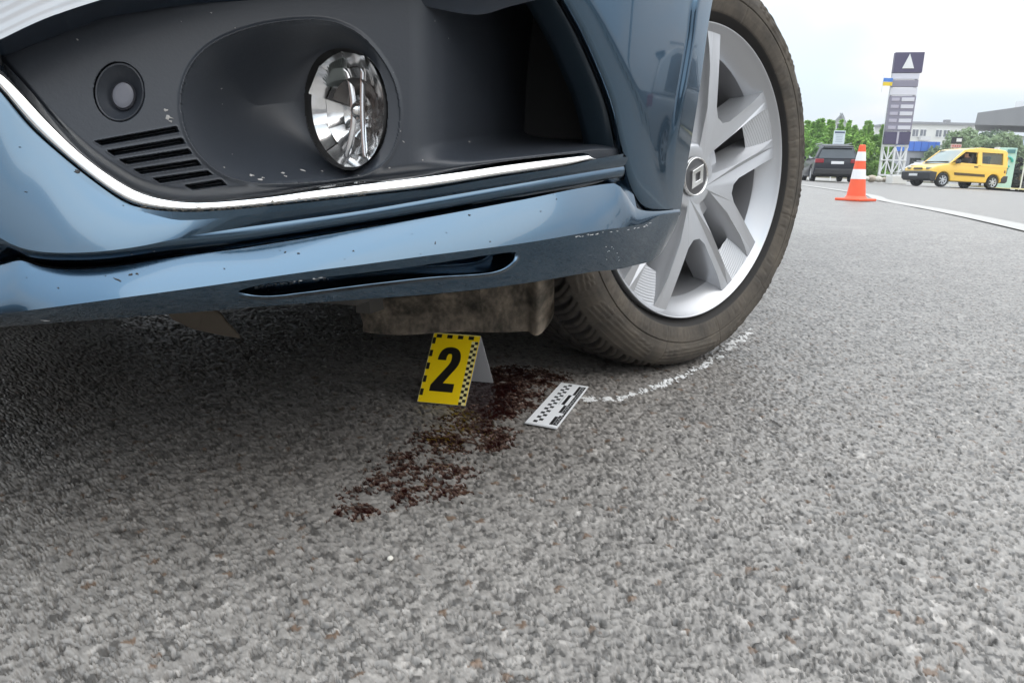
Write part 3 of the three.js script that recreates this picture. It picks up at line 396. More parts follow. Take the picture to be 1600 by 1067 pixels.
/* ---------------- wheels */
const dTyre = noiseTex(512, (u, v, i, j) => 0.5 + 0.9 * (fbm(u * 14, v * 14, 140, 5) - 0.5));
function tyreGeo(segs, fine) {
  const prof = [[0.2255, -0.030], [0.2262, -0.014], [0.2275, -0.010], [0.2305, -0.008], [0.2340, -0.003], [0.2375, 0.0035], [0.2395, 0.0055], [0.2412, 0.0068], [0.25, 0.0095], [0.259, 0.011], [0.2625, 0.0112], [0.2635, 0.0095], [0.2650, 0.0095], [0.2660, 0.0110], [0.2755, 0.0105], [0.284, 0.0075], [0.291, 0.0025], [0.297, -0.0035], [0.302, -0.0105], [0.3055, -0.017], [0.3080, -0.0225], [0.3105, -0.030], [0.3125, -0.038], [0.3145, -0.048], [0.3155, -0.058], [0.316, -0.064], [0.309, -0.0655], [0.309, -0.0735], [0.3165, -0.075], [0.317, -0.09], [0.3172, -0.098], [0.3095, -0.0995], [0.3095, -0.1075], [0.3172, -0.109], [0.3165, -0.14], [0.315, -0.16], [0.31, -0.185], [0.302, -0.203], [0.285, -0.215], [0.26, -0.219], [0.2285, -0.208], [0.2255, -0.195]];
  const rows = []; for (let k = 0; k < prof.length - 1; k++) { const n = fine ? (k > 7 && k < 26 ? 4 : 2) : 1; for (let q = 0; q < n; q++) rows.push([lerp(prof[k][0], prof[k + 1][0], q / n), lerp(prof[k][1], prof[k + 1][1], q / n)]); } rows.push(prof[prof.length - 1]);
  const nr = rows.length - 1, colr = new Float32Array((segs + 1) * (nr + 1) * 3), scal = [];
  const g = gridGeo(segs, nr, (i, j) => {
    const a = i / segs * 2 * Math.PI; let [r, z] = rows[j]; const tread = r > 0.3035 && z > -0.2 && z < -0.012;
    let dr = 0, dz = 0;
    if (fine && tread) { const zc = z < -0.11 ? -0.22 - z : z, ph = (a * 62 / (2 * Math.PI) + zc * 26 + 0.3 * Math.sin(zc * 60)) % 1, q = (ph + 1) % 1, ed = zc > -0.066 ? 1 : 0; const gr = (sstep(0.0, 0.07, q) - sstep(0.24, 0.31, q)); dr -= gr * (ed ? 0.0055 : 0.003) * sstep(0.3035, 0.309, r + 0.0 * ed); if (ed) dr -= 0.0022 * (sstep(0.55, 0.6, q) - sstep(0.66, 0.71, q)); }
    if (fine && r > 0.267 && r < 0.302 && z > -0.012) { // scalloped lines running off the shoulder
      const w = ((a * 10 / (2 * Math.PI)) % 1 + 1) % 1, f = (r - 0.267) / 0.035; for (let q = 0; q < 5; q++) { const c = 0.15 + 0.2 * q + (w - 0.5) * (w - 0.5) * 1.4 * (1 - 0.1 * q) ; if (w > 0.08 && w < 0.92) dz += 0.0024 * Math.exp(-(((f - c) / 0.022) ** 2)); } }
    if (fine && r > 0.2435 && r < 0.258 && z > 0) { const t = ((a * 90 / (2 * Math.PI)) % 1 + 1) % 1, sec = hash2(Math.floor(a * 90 / (2 * Math.PI)), 3, 9), blk = Math.floor(a / 0.42); if (hash2(blk, 1, 4) > 0.45) dz += 0.0008 * (sstep(0.1, 0.2, t) - sstep(0.8, 0.9, t)) * (sec > 0.25 ? 1 : 0) * sstep(0.2445, 0.246, r) * sstep(0.2575, 0.2555, r); }
    if (fine) { const t = Math.abs(((a / 0.524) % 1 + 1) % 1 - 0.5) * 0.524 * r; if (r > 0.239 && r < 0.300 && z > -0.01 && t < 0.0016) dz -= 0.0008; }
    let x = (r + dr) * Math.cos(a), y = (r + dr) * Math.sin(a), zz = z + dz; const FL = -0.3085;
    if (y < FL) { y = FL + (y - FL) * 0.02; } if (y < -0.24) zz += (z > -0.11 ? 1 : -1) * 0.006 * sstep(-0.24, -0.3, y) * sstep(0.2265, 0.26, r);
    const n = fbm(Math.cos(a) * r * 40 + 50, Math.sin(a) * r * 40 + z * 30 + 50, 150, 4), n2 = fbm(Math.cos(a) * r * 420 + 90, Math.sin(a) * r * 420 + 90, 160, 3);
    const dust = clamp(0.56 + 0.7 * (n - 0.5) + 0.35 * (n2 - 0.5), 0, 1) * (r < 0.2392 ? 0.1 : tread ? (z > -0.04 ? 0.7 : 0.35) : 1) * (dr < -0.001 ? 0.25 : 1), k = (i * (nr + 1) + j) * 3;
    colr[k] = lerp(0.018, 0.118, dust); colr[k + 1] = lerp(0.017, 0.099, dust); colr[k + 2] = lerp(0.017, 0.077, dust);
    return V(x, y, zz);
  });
  g.setAttribute('color', new THREE.BufferAttribute(colr, 3)); return g;
}
function spokeGeo() { // twin-arm spoke: flat faces beside the window, long chamfers falling away outwards
  const half = [ // base x,y / face x,y from hub along the outer edge to the rim and back along the window
    [0.028, 0.018, 0.030, 0.012], [0.048, 0.029, 0.052, 0.0165], [0.10, 0.059, 0.098, 0.040], [0.152, 0.090, 0.149, 0.071], [0.172, 0.103, 0.170, 0.0865], [0.188, 0.1165, 0.190, 0.104], [0.199, 0.096, 0.200, 0.094], [0.207, 0.073, 0.2085, 0.0775], [0.174, 0.053, 0.170, 0.057], [0.144, 0.034, 0.139, 0.038], [0.116, 0.0175, 0.1105, 0.0205], [0.106, 0.0065, 0.100, 0.0075]];
  const all = [...half, ...half.slice().reverse().map(p => [p[0], -p[1], p[2], -p[3]])];
  const zf = (x, y) => { const r = Math.hypot(x, y); return -0.0075 - 0.007 * sstep(0.11, 0.045, r) - 0.0035 * sstep(0.17, 0.22, r); };
  const rings = [p => [p[0], p[1], -0.058], p => [lerp(p[0], p[2], 0.25), lerp(p[1], p[3], 0.25), zf(p[2], p[3]) - 0.022], p => [lerp(p[0], p[2], 0.93), lerp(p[1], p[3], 0.93), zf(p[2], p[3]) - 0.0015], p => [p[2], p[3], zf(p[2], p[3])]];
  const pos = [], n = all.length; for (let k = 0; k < rings.length - 1; k++) for (let i = 0; i < n; i++) { const a = rings[k](all[i]), b = rings[k](all[(i + 1) % n]), c = rings[k + 1](all[(i + 1) % n]), d = rings[k + 1](all[i]); pos.push(...a, ...c, ...b, ...a, ...d, ...c); }
  const top = all.map(p => rings[3](p)), tri = THREE.ShapeUtils.triangulateShape(top.map(p => new THREE.Vector2(p[0], p[1])), []); for (const t of tri) for (const q of t) pos.push(...top[q]);
  const g = new THREE.BufferGeometry(); g.setAttribute('position', new THREE.Float32BufferAttribute(pos, 3)); const c = toCreasedNormals(g, 0.45); c.setAttribute('uv', new THREE.BufferAttribute(new Float32Array(c.attributes.position.count * 2), 2)); return c;
}
const lathe = (pts, n = 96) => { const g = new THREE.LatheGeometry(pts.map(p => new THREE.Vector2(p[0], p[1])), n); g.rotateX(Math.PI / 2); return g; };   // axis along z
const tyreFine = tyreGeo(1200, true), tyreLow = tyreGeo(96, false), spokeG = spokeGeo();
const tyreMat = new THREE.MeshStandardMaterial({ vertexColors: true, roughness: 0.82, side: THREE.DoubleSide });
const knurlG = (() => gridGeo(24, 60, (i, j) => { const a = lerp(-0.21, 0.21, i / 24), r = lerp(0.160, 0.2215, j / 60); return V(r * Math.cos(a), r * Math.sin(a), -0.028 + 0.018 * (r - 0.16) / 0.06 + 0.0016 * Math.abs(((r * 220 + a * 9) % 1) - 0.5)); }))();
function wheel(parent, fine) {
  const w = new THREE.Group(); w.name = 'wheel'; parent.add(w);
  mesh('tyre', fine ? tyreFine : tyreLow, tyreMat, w);
  mesh('rim', [lathe([[0.2262, -0.016], [0.2266, -0.004], [0.2255, 0.0006], [0.2238, 0.0006], [0.2225, -0.002], [0.216, -0.010], [0.206, -0.020], [0.197, -0.0315], [0.1955, -0.034]], 160)], M.alloy, w);
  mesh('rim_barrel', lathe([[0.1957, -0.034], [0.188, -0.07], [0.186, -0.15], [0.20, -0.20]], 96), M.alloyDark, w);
  for (let k = 0; k < 5; k++) { const a = (61 - 72 * k) * Math.PI / 180, m = mesh('spoke', spokeG, M.alloy, w); m.rotation.z = a; const q = mesh('ribbed_panel', knurlG, M.alloy, w); q.rotation.z = a + Math.PI / 5; }
  mesh('hub', [lathe([[0.0, -0.017], [0.0302, -0.017], [0.0316, -0.0142], [0.046, -0.0142], [0.050, -0.016], [0.053, -0.022], [0.056, -0.034]], 72), lathe([[0.05, -0.030], [0.082, -0.031], [0.088, -0.036], [0.09, -0.05]], 60)], M.alloy, w);
  mesh('brake_disc', [lathe([[0.02, -0.085], [0.08, -0.083], [0.082, -0.09], [0.135, -0.09], [0.138, -0.092], [0.138, -0.112]], 64)], std(0.16, 0.15, 0.145, 0.5, 0.6), w); mesh('brake_caliper', box(0.05, 0.13, 0.06, -0.125, 0.02, -0.098, 0, 0, 0.15, 0.012), std(0.11, 0.105, 0.1, 0.7, 0.3), w);
  mesh('dust_shield', lathe([[0.03, -0.13], [0.15, -0.128], [0.155, -0.12]], 48), std(0.10, 0.095, 0.09, 0.8), w);
  mesh('cap_ring', lathe([[0.0345, -0.012], [0.0335, -0.0075], [0.0315, -0.0075], [0.0305, -0.010]], 64), M.chrome, w);
  mesh('cap_face', lathe([[0, -0.0092], [0.02, -0.0094], [0.031, -0.0102]], 64), std(0.11, 0.11, 0.115, 0.35, 0.5), w);
  const e = extrude([[0, 0.0262], [0.0185, 0], [0, -0.0262], [-0.0185, 0]], 0.0022, 0.0012, [[[0, 0.0115], [-0.0082, 0.0005], [0, -0.0105], [0.0082, 0.0005]]]); e.rotateZ(-0.55); e.translate(0, 0, -0.0088); mesh('cap_emblem', e, M.chrome, w);
  for (const c of w.children) if (c.name.startsWith('cap_')) c.scale.set(0.89, 0.89, 1);
  return w;
}
{
  const az = 0.6767 - Math.atan2(cF.x, cF.z), p = toLocal(HUB);
  const w1 = wheel(car, true); w1.position.copy(p); w1.rotation.y = az;
  const w2 = wheel(car, false); w2.position.set(-0.80, 0.31, 0); w2.rotation.y = az + Math.PI;
  const w3 = wheel(car, false); w3.position.set(0.83, 0.31, -2.67); w3.rotation.y = Math.PI / 2; const w4 = wheel(car, false); w4.position.set(-0.83, 0.31, -2.67); w4.rotation.y = -Math.PI / 2;
  for (const w of [w2, w3, w4]) w.position.y = 0.3095;
}

/* ------------------------------------------------ things on the asphalt */
{ // folded yellow number card
  const b0 = onGround(652, 628), b1 = onGround(727, 635), b3 = onGround(771, 598), b2 = b3.clone().add(b0).sub(b1);
  const mid = b1.clone().add(b3).multiplyScalar(0.5); let lo = 0.02, hi = 0.25; for (let k = 0; k < 30; k++) { const m = (lo + hi) / 2, q = project(V(mid.x, m, mid.z)); if (q[1] > 525) lo = m; else hi = m; }
  const hgt = lo, t1 = V(mid.x, hgt, mid.z), t0 = b0.clone().add(b2).multiplyScalar(0.5); t0.y = hgt;
  const card = thing('number_card', 'yellow folded evidence card with black number 2 standing on the asphalt', 'evidence marker', V((b0.x + b3.x) / 2, 0, (b0.z + b3.z) / 2));
  const cv = document.createElement('canvas'); cv.width = 700; cv.height = 1000; const x = cv.getContext('2d'), Y = '#ffdb00', K = '#151410';
  x.fillStyle = Y; x.fillRect(0, 0, 700, 1000);
  x.fillStyle = '#efe28a'; x.fillRect(0, 0, 700, 14); x.fillRect(0, 0, 10, 1000); x.fillStyle = K;
  for (let k = 0; k < 4; k++) x.fillRect(50 + k * 160, 18, 80, 52);
  for (let k = 0; k < 5; k++) x.fillRect(4, 70 + k * 186, 48, 92);
  x.fillStyle = '#f3e7a0'; x.fillRect(592, 92, 96, 908); x.fillStyle = K;
  for (let k = 0; k < 22; k++) x.fillRect(k % 2 ? 592 : 640, 96 + k * 41, 46, 41);
  x.save(); x.beginPath(); // the numeral, drawn as a condensed bold shape
  x.moveTo(150, 390); x.bezierCurveTo(150, 330, 158, 200, 310, 196); x.bezierCurveTo(440, 194, 486, 280, 484, 372); x.bezierCurveTo(482, 460, 430, 520, 372, 610); x.lineTo(306, 716); x.lineTo(474, 716); x.lineTo(474, 838); x.lineTo(132, 838); x.lineTo(132, 752); x.lineTo(304, 490); x.bezierCurveTo(350, 420, 354, 390, 352, 356); x.bezierCurveTo(350, 300, 334, 292, 312, 294); x.bezierCurveTo(280, 298, 276, 330, 274, 390); x.closePath(); x.fill(); x.restore();
  const tex = new THREE.CanvasTexture(cv); tex.colorSpace = THREE.SRGBColorSpace;
  const quad = (a, b, c, d, mat, nm, off) => { // a bottom-left, b bottom-right, c top-right, d top-left: a thin sheet
    const n = b.clone().sub(a).cross(d.clone().sub(a)).normalize(), o = card.position, P = []; for (const q of [a, b, c, d]) P.push(q.clone().sub(o).addScaledVector(n, off)); const g = new THREE.BufferGeometry().setFromPoints([P[0], P[1], P[2], P[0], P[2], P[3]]); g.setAttribute('uv', new THREE.Float32BufferAttribute([0, 0, 1, 0, 1, 1, 0, 0, 1, 1, 0, 1], 2)); g.computeVertexNormals(); return nm ? mesh(nm, g, mat, card) : g; };
  const up = V(0, 0.0006, 0); for (const q of [b0, b1, b2, b3]) q.add(up);
  quad(b0, b1, t1, t0, new THREE.MeshStandardMaterial({ map: tex, roughness: 0.45, side: THREE.DoubleSide }), 'printed_face', 0.0007);
  const wm = std(0.62, 0.62, 0.63, 0.5);
  const solid = (a, b, c, d, th) => { const n = b.clone().sub(a).cross(d.clone().sub(a)).normalize().multiplyScalar(th), o = card.position, f = [a, b, c, d].map(q => q.clone().sub(o)), k = f.map(q => q.clone().sub(n)); const t = []; const F4 = (p, q, r, s) => t.push(p, q, r, p, r, s); F4(...f); F4(k[3], k[2], k[1], k[0]); for (let i = 0; i < 4; i++) { const j = (i + 1) % 4; F4(f[i], k[i], k[j], f[j]); } const g = new THREE.BufferGeometry().setFromPoints(t); g.computeVertexNormals(); return g; };
  mesh('front_sheet', solid(b0, b1, t1, t0, 0.0012), wm, card); mesh('back_sheet', solid(b3, b2, t0, t1, 0.0012), wm, card);
}
{ // photographic scale lying flat
  const c = [onGround(820, 663), onGround(870, 672), onGround(921, 605), onGround(877, 600)], o = c[0].clone().add(c[2]).multiplyScalar(0.5), t = thing('photo_scale', 'white photographic scale card with black checks lying on the asphalt', 'scale ruler', V(o.x, 0, o.z));
  const ux = c[1].clone().sub(c[0]), vy = c[3].clone().sub(c[0]);
  const cv = document.createElement('canvas'); cv.width = 400; cv.height = 1400; const x = cv.getContext('2d'); x.fillStyle = '#eef0f2'; x.fillRect(0, 0, 400, 1400); x.fillStyle = '#131416';
  for (let k = 0; k < 20; k++) { const y = 1400 - 40 - (k + 0.5) * 66; x.fillRect(k % 2 ? 128 : 76, y - 33, 52, 60); }
  x.fillRect(330, 60, 58, 1290); x.fillRect(285, 60, 40, 330); x.fillRect(238, 400, 46, 340); x.fillRect(285, 750, 40, 240); x.fillRect(285, 1110, 42, 240);
  x.fillStyle = '#e8eaec'; for (let k = 0; k < 36; k++) x.fillRect(336 + (k * 17) % 26, 80 + k * 35, 20, 12); x.fillRect(330, 1000, 30, 70);
  x.fillStyle = '#8d9094'; for (let k = 0; k < 12; k++) { x.fillRect(196, 470 + k * 24, 6, 16); x.fillRect(210, 420 + k * 28, 5, 18); }
  const tex = new THREE.CanvasTexture(cv); tex.colorSpace = THREE.SRGBColorSpace;
  const body = (() => { const n = 4, P = (i, j, h) => c[0].clone().addScaledVector(ux, i).addScaledVector(vy, j).setY(h).sub(t.position); const a = []; const F4 = (p, q, r, s) => a.push(p, q, r, p, r, s), l = 0.0012, h = 0.0026; F4(P(0, 0, l), P(0, 1, l), P(1, 1, l), P(1, 0, l)); F4(P(0, 0, l), P(1, 0, l), P(1, 0, h), P(0, 0, h)); F4(P(1, 0, l), P(1, 1, l), P(1, 1, h), P(1, 0, h)); F4(P(1, 1, l), P(0, 1, l), P(0, 1, h), P(1, 1, h)); F4(P(0, 1, l), P(0, 0, l), P(0, 0, h), P(0, 1, h)); F4(P(0, 0, h), P(1, 0, h), P(1, 1, h), P(0, 1, h)); const g = new THREE.BufferGeometry().setFromPoints(a); g.computeVertexNormals(); return g; })();
  mesh('card', body, std(0.75, 0.76, 0.77, 0.5), t);
  const pr = new THREE.BufferGeometry().setFromPoints([[0.01, 0.005], [0.985, 0.005], [0.985, 0.995], [0.01, 0.005], [0.985, 0.995], [0.01, 0.995]].map(p => c[0].clone().addScaledVector(ux, p[0]).addScaledVector(vy, p[1]).setY(0.0029).sub(t.position))); pr.setAttribute('uv', new THREE.Float32BufferAttribute([0, 0, 1, 0, 1, 1, 0, 0, 1, 1, 0, 1], 2)); pr.computeVertexNormals();
  mesh('printed_face', pr, new THREE.MeshStandardMaterial({ map: tex, roughness: 0.5, side: THREE.DoubleSide }), t);
}
function rock(r, k, flat = 0.7) { const g = new THREE.IcosahedronGeometry(r, 2), p = g.attributes.position; for (let i = 0; i < p.count; i++) { const v = V(p.getX(i), p.getY(i), p.getZ(i)), n = 0.75 + 0.5 * fbm(v.x / r * 1.3 + k * 7 + 9, v.y / r * 1.3 + v.z / r * 0.9 + k, 200, 3); p.setXYZ(i, v.x * n, v.y * n * flat, v.z * n); } g.computeVertexNormals(); return g; }
{ const p = onGround(610, 876), g = rock(0.0026, 1, 0.8); g.translate(p.x, 0.0022, p.z); tag(mesh('white_pebble', g, std(0.58, 0.55, 0.49, 0.7), scene), 'tiny white pebble lying alone on the dark asphalt in the foreground', 'pebble'); }
{ // traffic cone
  const p = onGround(1337, 314); p.y = groundY(p.x, p.z); const k = 0.30;
  const t = thing('traffic_cone', 'orange traffic cone with two white bands standing on the road', 'traffic cone', p);
  const D = p.length(), hgt = 84 / FOC * -p.z * 0.985, bw = 49 / FOC * -p.z * 0.86, R0 = bw * 0.33, R1 = bw * 0.105, y0 = 0.035, at = f => [lerp(R0, R1, f), lerp(y0, hgt, f)];
  const or = std(0.85, 0.115, 0.045, 0.5), wh = std(0.78, 0.78, 0.78, 0.4);
  const base = box(bw, 0.035, bw, 0, 0.0175, 0, 0, 0.5, 0, 0.012); mesh('base', [base, (() => { const g = new THREE.CylinderGeometry(R0, R0 * 1.25, 0.04, 40); g.translate(0, 0.045, 0); return g; })()], or, t);
  const seg = (a, b, add = 0) => { const A = at(a), B = at(b), g = new THREE.LatheGeometry([[A[0], A[1]], [A[0] + add, A[1] + 0.001], [B[0] + add, B[1] - 0.001], [B[0], B[1]]].map(q => new THREE.Vector2(q[0], q[1])), 40); return g; };
  const g = new THREE.LatheGeometry([at(0), at(0.98), [at(1)[0] * 0.8, hgt], [at(1)[0] * 0.55, hgt], [at(1)[0] * 0.5, hgt - 0.1]].map(q => new THREE.Vector2(q[0], q[1])), 40); mesh('body', g, or, t);
  mesh('white_band', seg(0.36, 0.545, 0.002), wh, t); mesh('white_band', seg(0.70, 0.87, 0.002), wh, t);
}
/* ------------------------------------------------ road edge and markings */
const markM = std(0.40, 0.39, 0.37, 0.8);
strip('road_marking', [[-2, -30], [8.2, -21.0], [6.4, -13.2], [5.4, -10.7], [4.45, -7.6], [3.55, -5.05], [2.6, -2.6], [1.8, -0.5], [0.2, 4]].slice(1), 0.22, 0.003, markM, 'white line painted along the road behind the cone');
strip('road_marking', [[9, -24.6], [14, -23.6], [19, -22.4], [26, -21]], 0.15, 0.003, markM, 'faint white line across the far lane by the van');
function farX(px, D) { return atZ(px, 275, D).x; }
function onFar(px, D) { const x = farX(px, D); return V(x, groundY(x, -D), -D); }
function topY(px, py, D) { return atZ(px, py, D).y; }
{ // kerb and the ground behind it
  const kp = [[-40, -41], [10, -40.5], [19, -40], [24, -39.5]], N = 40, cv = new THREE.CatmullRomCurve3(kp.map(p => V(p[0], 0, p[1]))), P = cv.getPoints(N);
  const sec = [[0, -0.02], [0.02, 0.13], [0.16, 0.13], [0.16, -0.02]];
  struct('kerb', gridGeo(N, 3, (i, j) => V(P[i].x, groundY(P[i].x, P[i].z) + sec[j][1], P[i].z - sec[j][0])), M.concrete, 'pale concrete kerb along the far side of the road');
  struct('earth_bank', gridGeo(40, 6, (i, j) => { const x = lerp(-40, 24, i / 40), z = lerp(-40.4, -60, j / 6); return V(x, groundY(x, z) + 0.12 + 0.1 * vnoise(x, z, 3), z); }), std(0.16, 0.13, 0.09, 0.95), 'bare earth behind the kerb under the bushes');
  const gp = [[20.6, -27.6], [60, -25], [60, -40], [22.5, -37]];
  struct('verge', gridGeo(24, 10, (i, j) => { const u = i / 24, v = j / 10, x = lerp(lerp(20.5, 60, u), lerp(21.5, 60, u), v), z = lerp(lerp(-28.6, -25, u), -37.5, v); return V(x, groundY(x, z) + 0.07 + 0.05 * vnoise(x * 2, z * 2, 7), z); }), std(0.42, 0.36, 0.16, 0.95), 'dry yellow grass verge to the right of the yellow van');
}
/* ------------------------------------------------ foliage */
const leafM = (r, g, b) => new THREE.MeshPhysicalMaterial({ color: col(r, g, b), roughness: 0.75, transmission: 0.25, thickness: 0, side: THREE.DoubleSide });
function leaves(cl, size, per) { // leaf-sized faces in clumps: cl = [x, y, z, r]
  const pos = []; for (const [x, y, z, r] of cl) for (let k = 0; k < per; k++) {
    const a = rnd() * 6.283, c = rnd() * 2 - 1, q = Math.sqrt(1 - c * c), d = r * (0.45 + 0.6 * rnd()), p = V(x + d * q * Math.cos(a), y + d * c * 0.85, z + d * q * Math.sin(a));
    const u = V(rnd() - 0.5, rnd() - 0.5, rnd() - 0.5).normalize(), w = V(rnd() - 0.5, rnd() - 0.5, rnd() - 0.5).cross(u).normalize(), s = size * (0.6 + 0.8 * rnd());
    const A = p.clone().addScaledVector(u, -s), B = p.clone().addScaledVector(w, s * 0.45), C = p.clone().addScaledVector(u, s), E = p.clone().addScaledVector(w, -s * 0.45);
    for (const v of [A, B, C, A, C, E]) pos.push(v.x, v.y, v.z); }
  const g = new THREE.BufferGeometry(); g.setAttribute('position', new THREE.Float32BufferAttribute(pos, 3)); g.computeVertexNormals(); return g;
}
function bush(name, label, cat, px, D, w, h, color, group, opt = {}) {
  const p = onFar(px, D), t = thing(name, label, cat, p, 0, group), cl = [], n = opt.n || 26, y0 = opt.trunk || 0;
  for (let k = 0; k < n; k++) { const a = rnd() * 6.283, f = Math.sqrt(rnd()), yy = rnd(), env = opt.shape ? opt.shape(yy) : Math.sqrt(Math.max(0.08, 1 - (yy * 1.5 - 0.6) ** 2)); cl.push([Math.cos(a) * f * w / 2 * env, y0 + (h - y0) * (0.1 + 0.82 * yy), Math.sin(a) * f * w / 2 * env * 0.8, (0.13 + 0.11 * rnd()) * Math.min(w, h - y0)]); }
  if (opt.spikes) for (let k = 0; k < opt.spikes; k++) { const sk = rnd() * 1.3, x = (rnd() - 0.5) * w * 0.95, z = (rnd() - 0.5) * w * 0.3; for (let q = 0; q < 5; q++) cl.push([x + (rnd() - 0.5) * 0.12, h * (0.78 + q * (0.055 + 0.03 * sk)), z, 0.15 - q * 0.024]); }
  mesh('crown', leaves(cl, opt.leaf || 0.1, opt.per || 150), color, t);
  const st = [bar(V(0, -0.1, 0), V(0.05, Math.max(0.6, y0 + (h - y0) * 0.5), 0), 0.05 + 0.012 * h, 0.03 + 0.005 * h)]; for (let k = 0; k < 6; k++) { const c = cl[Math.floor(rnd() * n)]; st.push(bar(V(0.02, Math.max(0.2, y0 * 0.8), 0), V(c[0], c[1], c[2]), 0.03, 0.012, 5)); }
  mesh('trunk', st, std(0.09, 0.065, 0.045, 0.95), t); return t;
}
const green = leafM(0.27, 0.48, 0.08), green2 = leafM(0.22, 0.42, 0.075), greenGrey = leafM(0.22, 0.30, 0.15), greenDark = leafM(0.10, 0.16, 0.085), greenMid = leafM(0.27, 0.36, 0.19);
bush('bush', 'tall bright green bush at the road edge, partly hidden behind the front tyre', 'bush', 1246, 43.5, 3.2, 2.9, green2, null, { spikes: 9, per: 120, leaf: 0.12 });
bush('bush', 'wide bright green bush directly behind the black car', 'bush', 1283, 44.5, 3.4, 3.0, green, null, { spikes: 14, per: 120, leaf: 0.12, n: 32 });
bush('bush', 'bright green bush between the info board and the price pylon', 'bush', 1328, 44, 3.2, 2.9, green, null, { spikes: 12, per: 120, leaf: 0.12, n: 32 });
bush('bush', 'low shaggy bush right beside the left edge of the price pylon', 'bush', 1360, 44.5, 2.4, 2.5, green2, null, { spikes: 10, per: 120, leaf: 0.12 });
bush('bush', 'small pale bush half hidden by the price pylon lattice', 'bush', 1380, 47, 1.4, 1.8, greenGrey, null, { per: 120 });
bush('tree', 'grey-green round tree behind the windscreen of the yellow van', 'tree', 1482, 62, 4.6, 4.1, greenGrey, null, { n: 46, per: 170, leaf: 0.16, trunk: 0.9 });
bush('tree', 'pale green rounded tree above the front door of the yellow van', 'tree', 1509, 66, 4.6, 5.0, greenMid, null, { n: 46, per: 170, leaf: 0.17, trunk: 1.0 });
bush('tree', 'dark green tree above the rear window of the yellow van', 'tree', 1534, 70, 4.0, 5.3, greenDark, null, { n: 40, per: 170, leaf: 0.17, trunk: 1.0 });
bush('tree', 'pale grey-green tree under the corner of the grey building', 'tree', 1560, 64, 4.8, 4.6, greenMid, null, { n: 46, per: 180, leaf: 0.17, trunk: 0.9 });
bush('tree', 'grey-green tree at the right edge of the view behind the green panel', 'tree', 1588, 68, 4.6, 4.4, greenGrey, null, { n: 40, per: 150, leaf: 0.17, trunk: 0.9 });
bush('bush', 'low wide bush between the blue container and the yellow van bonnet', 'bush', 1460, 57, 2.6, 1.7, greenGrey, null, { n: 24, per: 140 });
/* ------------------------------------------------ buildings */
{ // five storey flats
  const D = 150, x0 = farX(1402, D), x1 = farX(1512, D), yT = topY(1440, 194, D), t = thing('apartment_block', 'pale five-storey apartment block far behind the pylon and van', 'building', V((x0 + x1) / 2, 0, -D)), w = x1 - x0, hh = yT;
  mesh('wall', box(w, hh, 12, 0, hh / 2, -6), std(0.66, 0.66, 0.62, 0.9), t); mesh('roof', [box(w + 0.8, 0.45, 12.8, 0, hh + 0.22, -6), box(1.2, 1.1, 1.2, -w * 0.34, hh + 0.9, -4), box(1.0, 0.9, 1.0, w * 0.25, hh + 0.8, -4)], std(0.22, 0.22, 0.23, 0.8), t);
  const wm = std(0.12, 0.13, 0.15, 0.2), fm = std(0.75, 0.75, 0.75, 0.7);
  for (let f = 0; f < 4; f++) for (let k = 0; k < 9; k++) { if (k % 3 === 0 && f < 1) continue; const cx = -w / 2 + 0.9 + k * (w - 1.8) / 8, cy = hh - 1.7 - f * 2.75; const win = mesh('window', box(1.1, 1.3, 0.1, cx, cy, 0.02), wm, t); mesh('frame', [box(1.3, 0.1, 0.14, cx, cy + 0.7, 0.04), box(1.3, 0.1, 0.14, cx, cy - 0.7, 0.04), box(0.08, 1.3, 0.13, cx, cy, 0.05)], fm, win); if (k % 4 === 2) mesh('balcony', [box(2.0, 0.9, 0.9, cx + 0.2, cy - 1.05, 0.5)], std(0.6, 0.6, 0.6, 0.9), t); }
}
{ const D = 62, x0 = farX(1413, D), x1 = farX(1462, D), yT = topY(1437, 221, D), yB = topY(1437, 236, D), t = thing('blue_container', 'long blue flat-roofed kiosk below the apartment block', 'building', V((x0 + x1) / 2, 0, -D)), w = x1 - x0, gy0 = groundY((x0 + x1) / 2, -D);
  const bm = std(0.05, 0.16, 0.58, 0.6); mesh('fascia', [box(w, yT - yB, 3, 0, (yT + yB) / 2, -1.5)], bm, t); for (let k = 0; k < 4; k++) mesh('panel_joint', box(0.04, yT - yB, 0.03, -w / 2 + (k + 0.8) * w / 4.4, (yT + yB) / 2, 0.012), std(0.03, 0.1, 0.4, 0.6), t);
  mesh('wall', box(w - 0.3, yB - gy0, 2.7, 0, (yB + gy0) / 2, -1.5), std(0.3, 0.31, 0.34, 0.7), t); mesh('shop_window', box(w * 0.55, (yB - gy0) * 0.5, 0.06, -0.2, gy0 + (yB - gy0) * 0.55, -0.13), M.glassDark, t); }
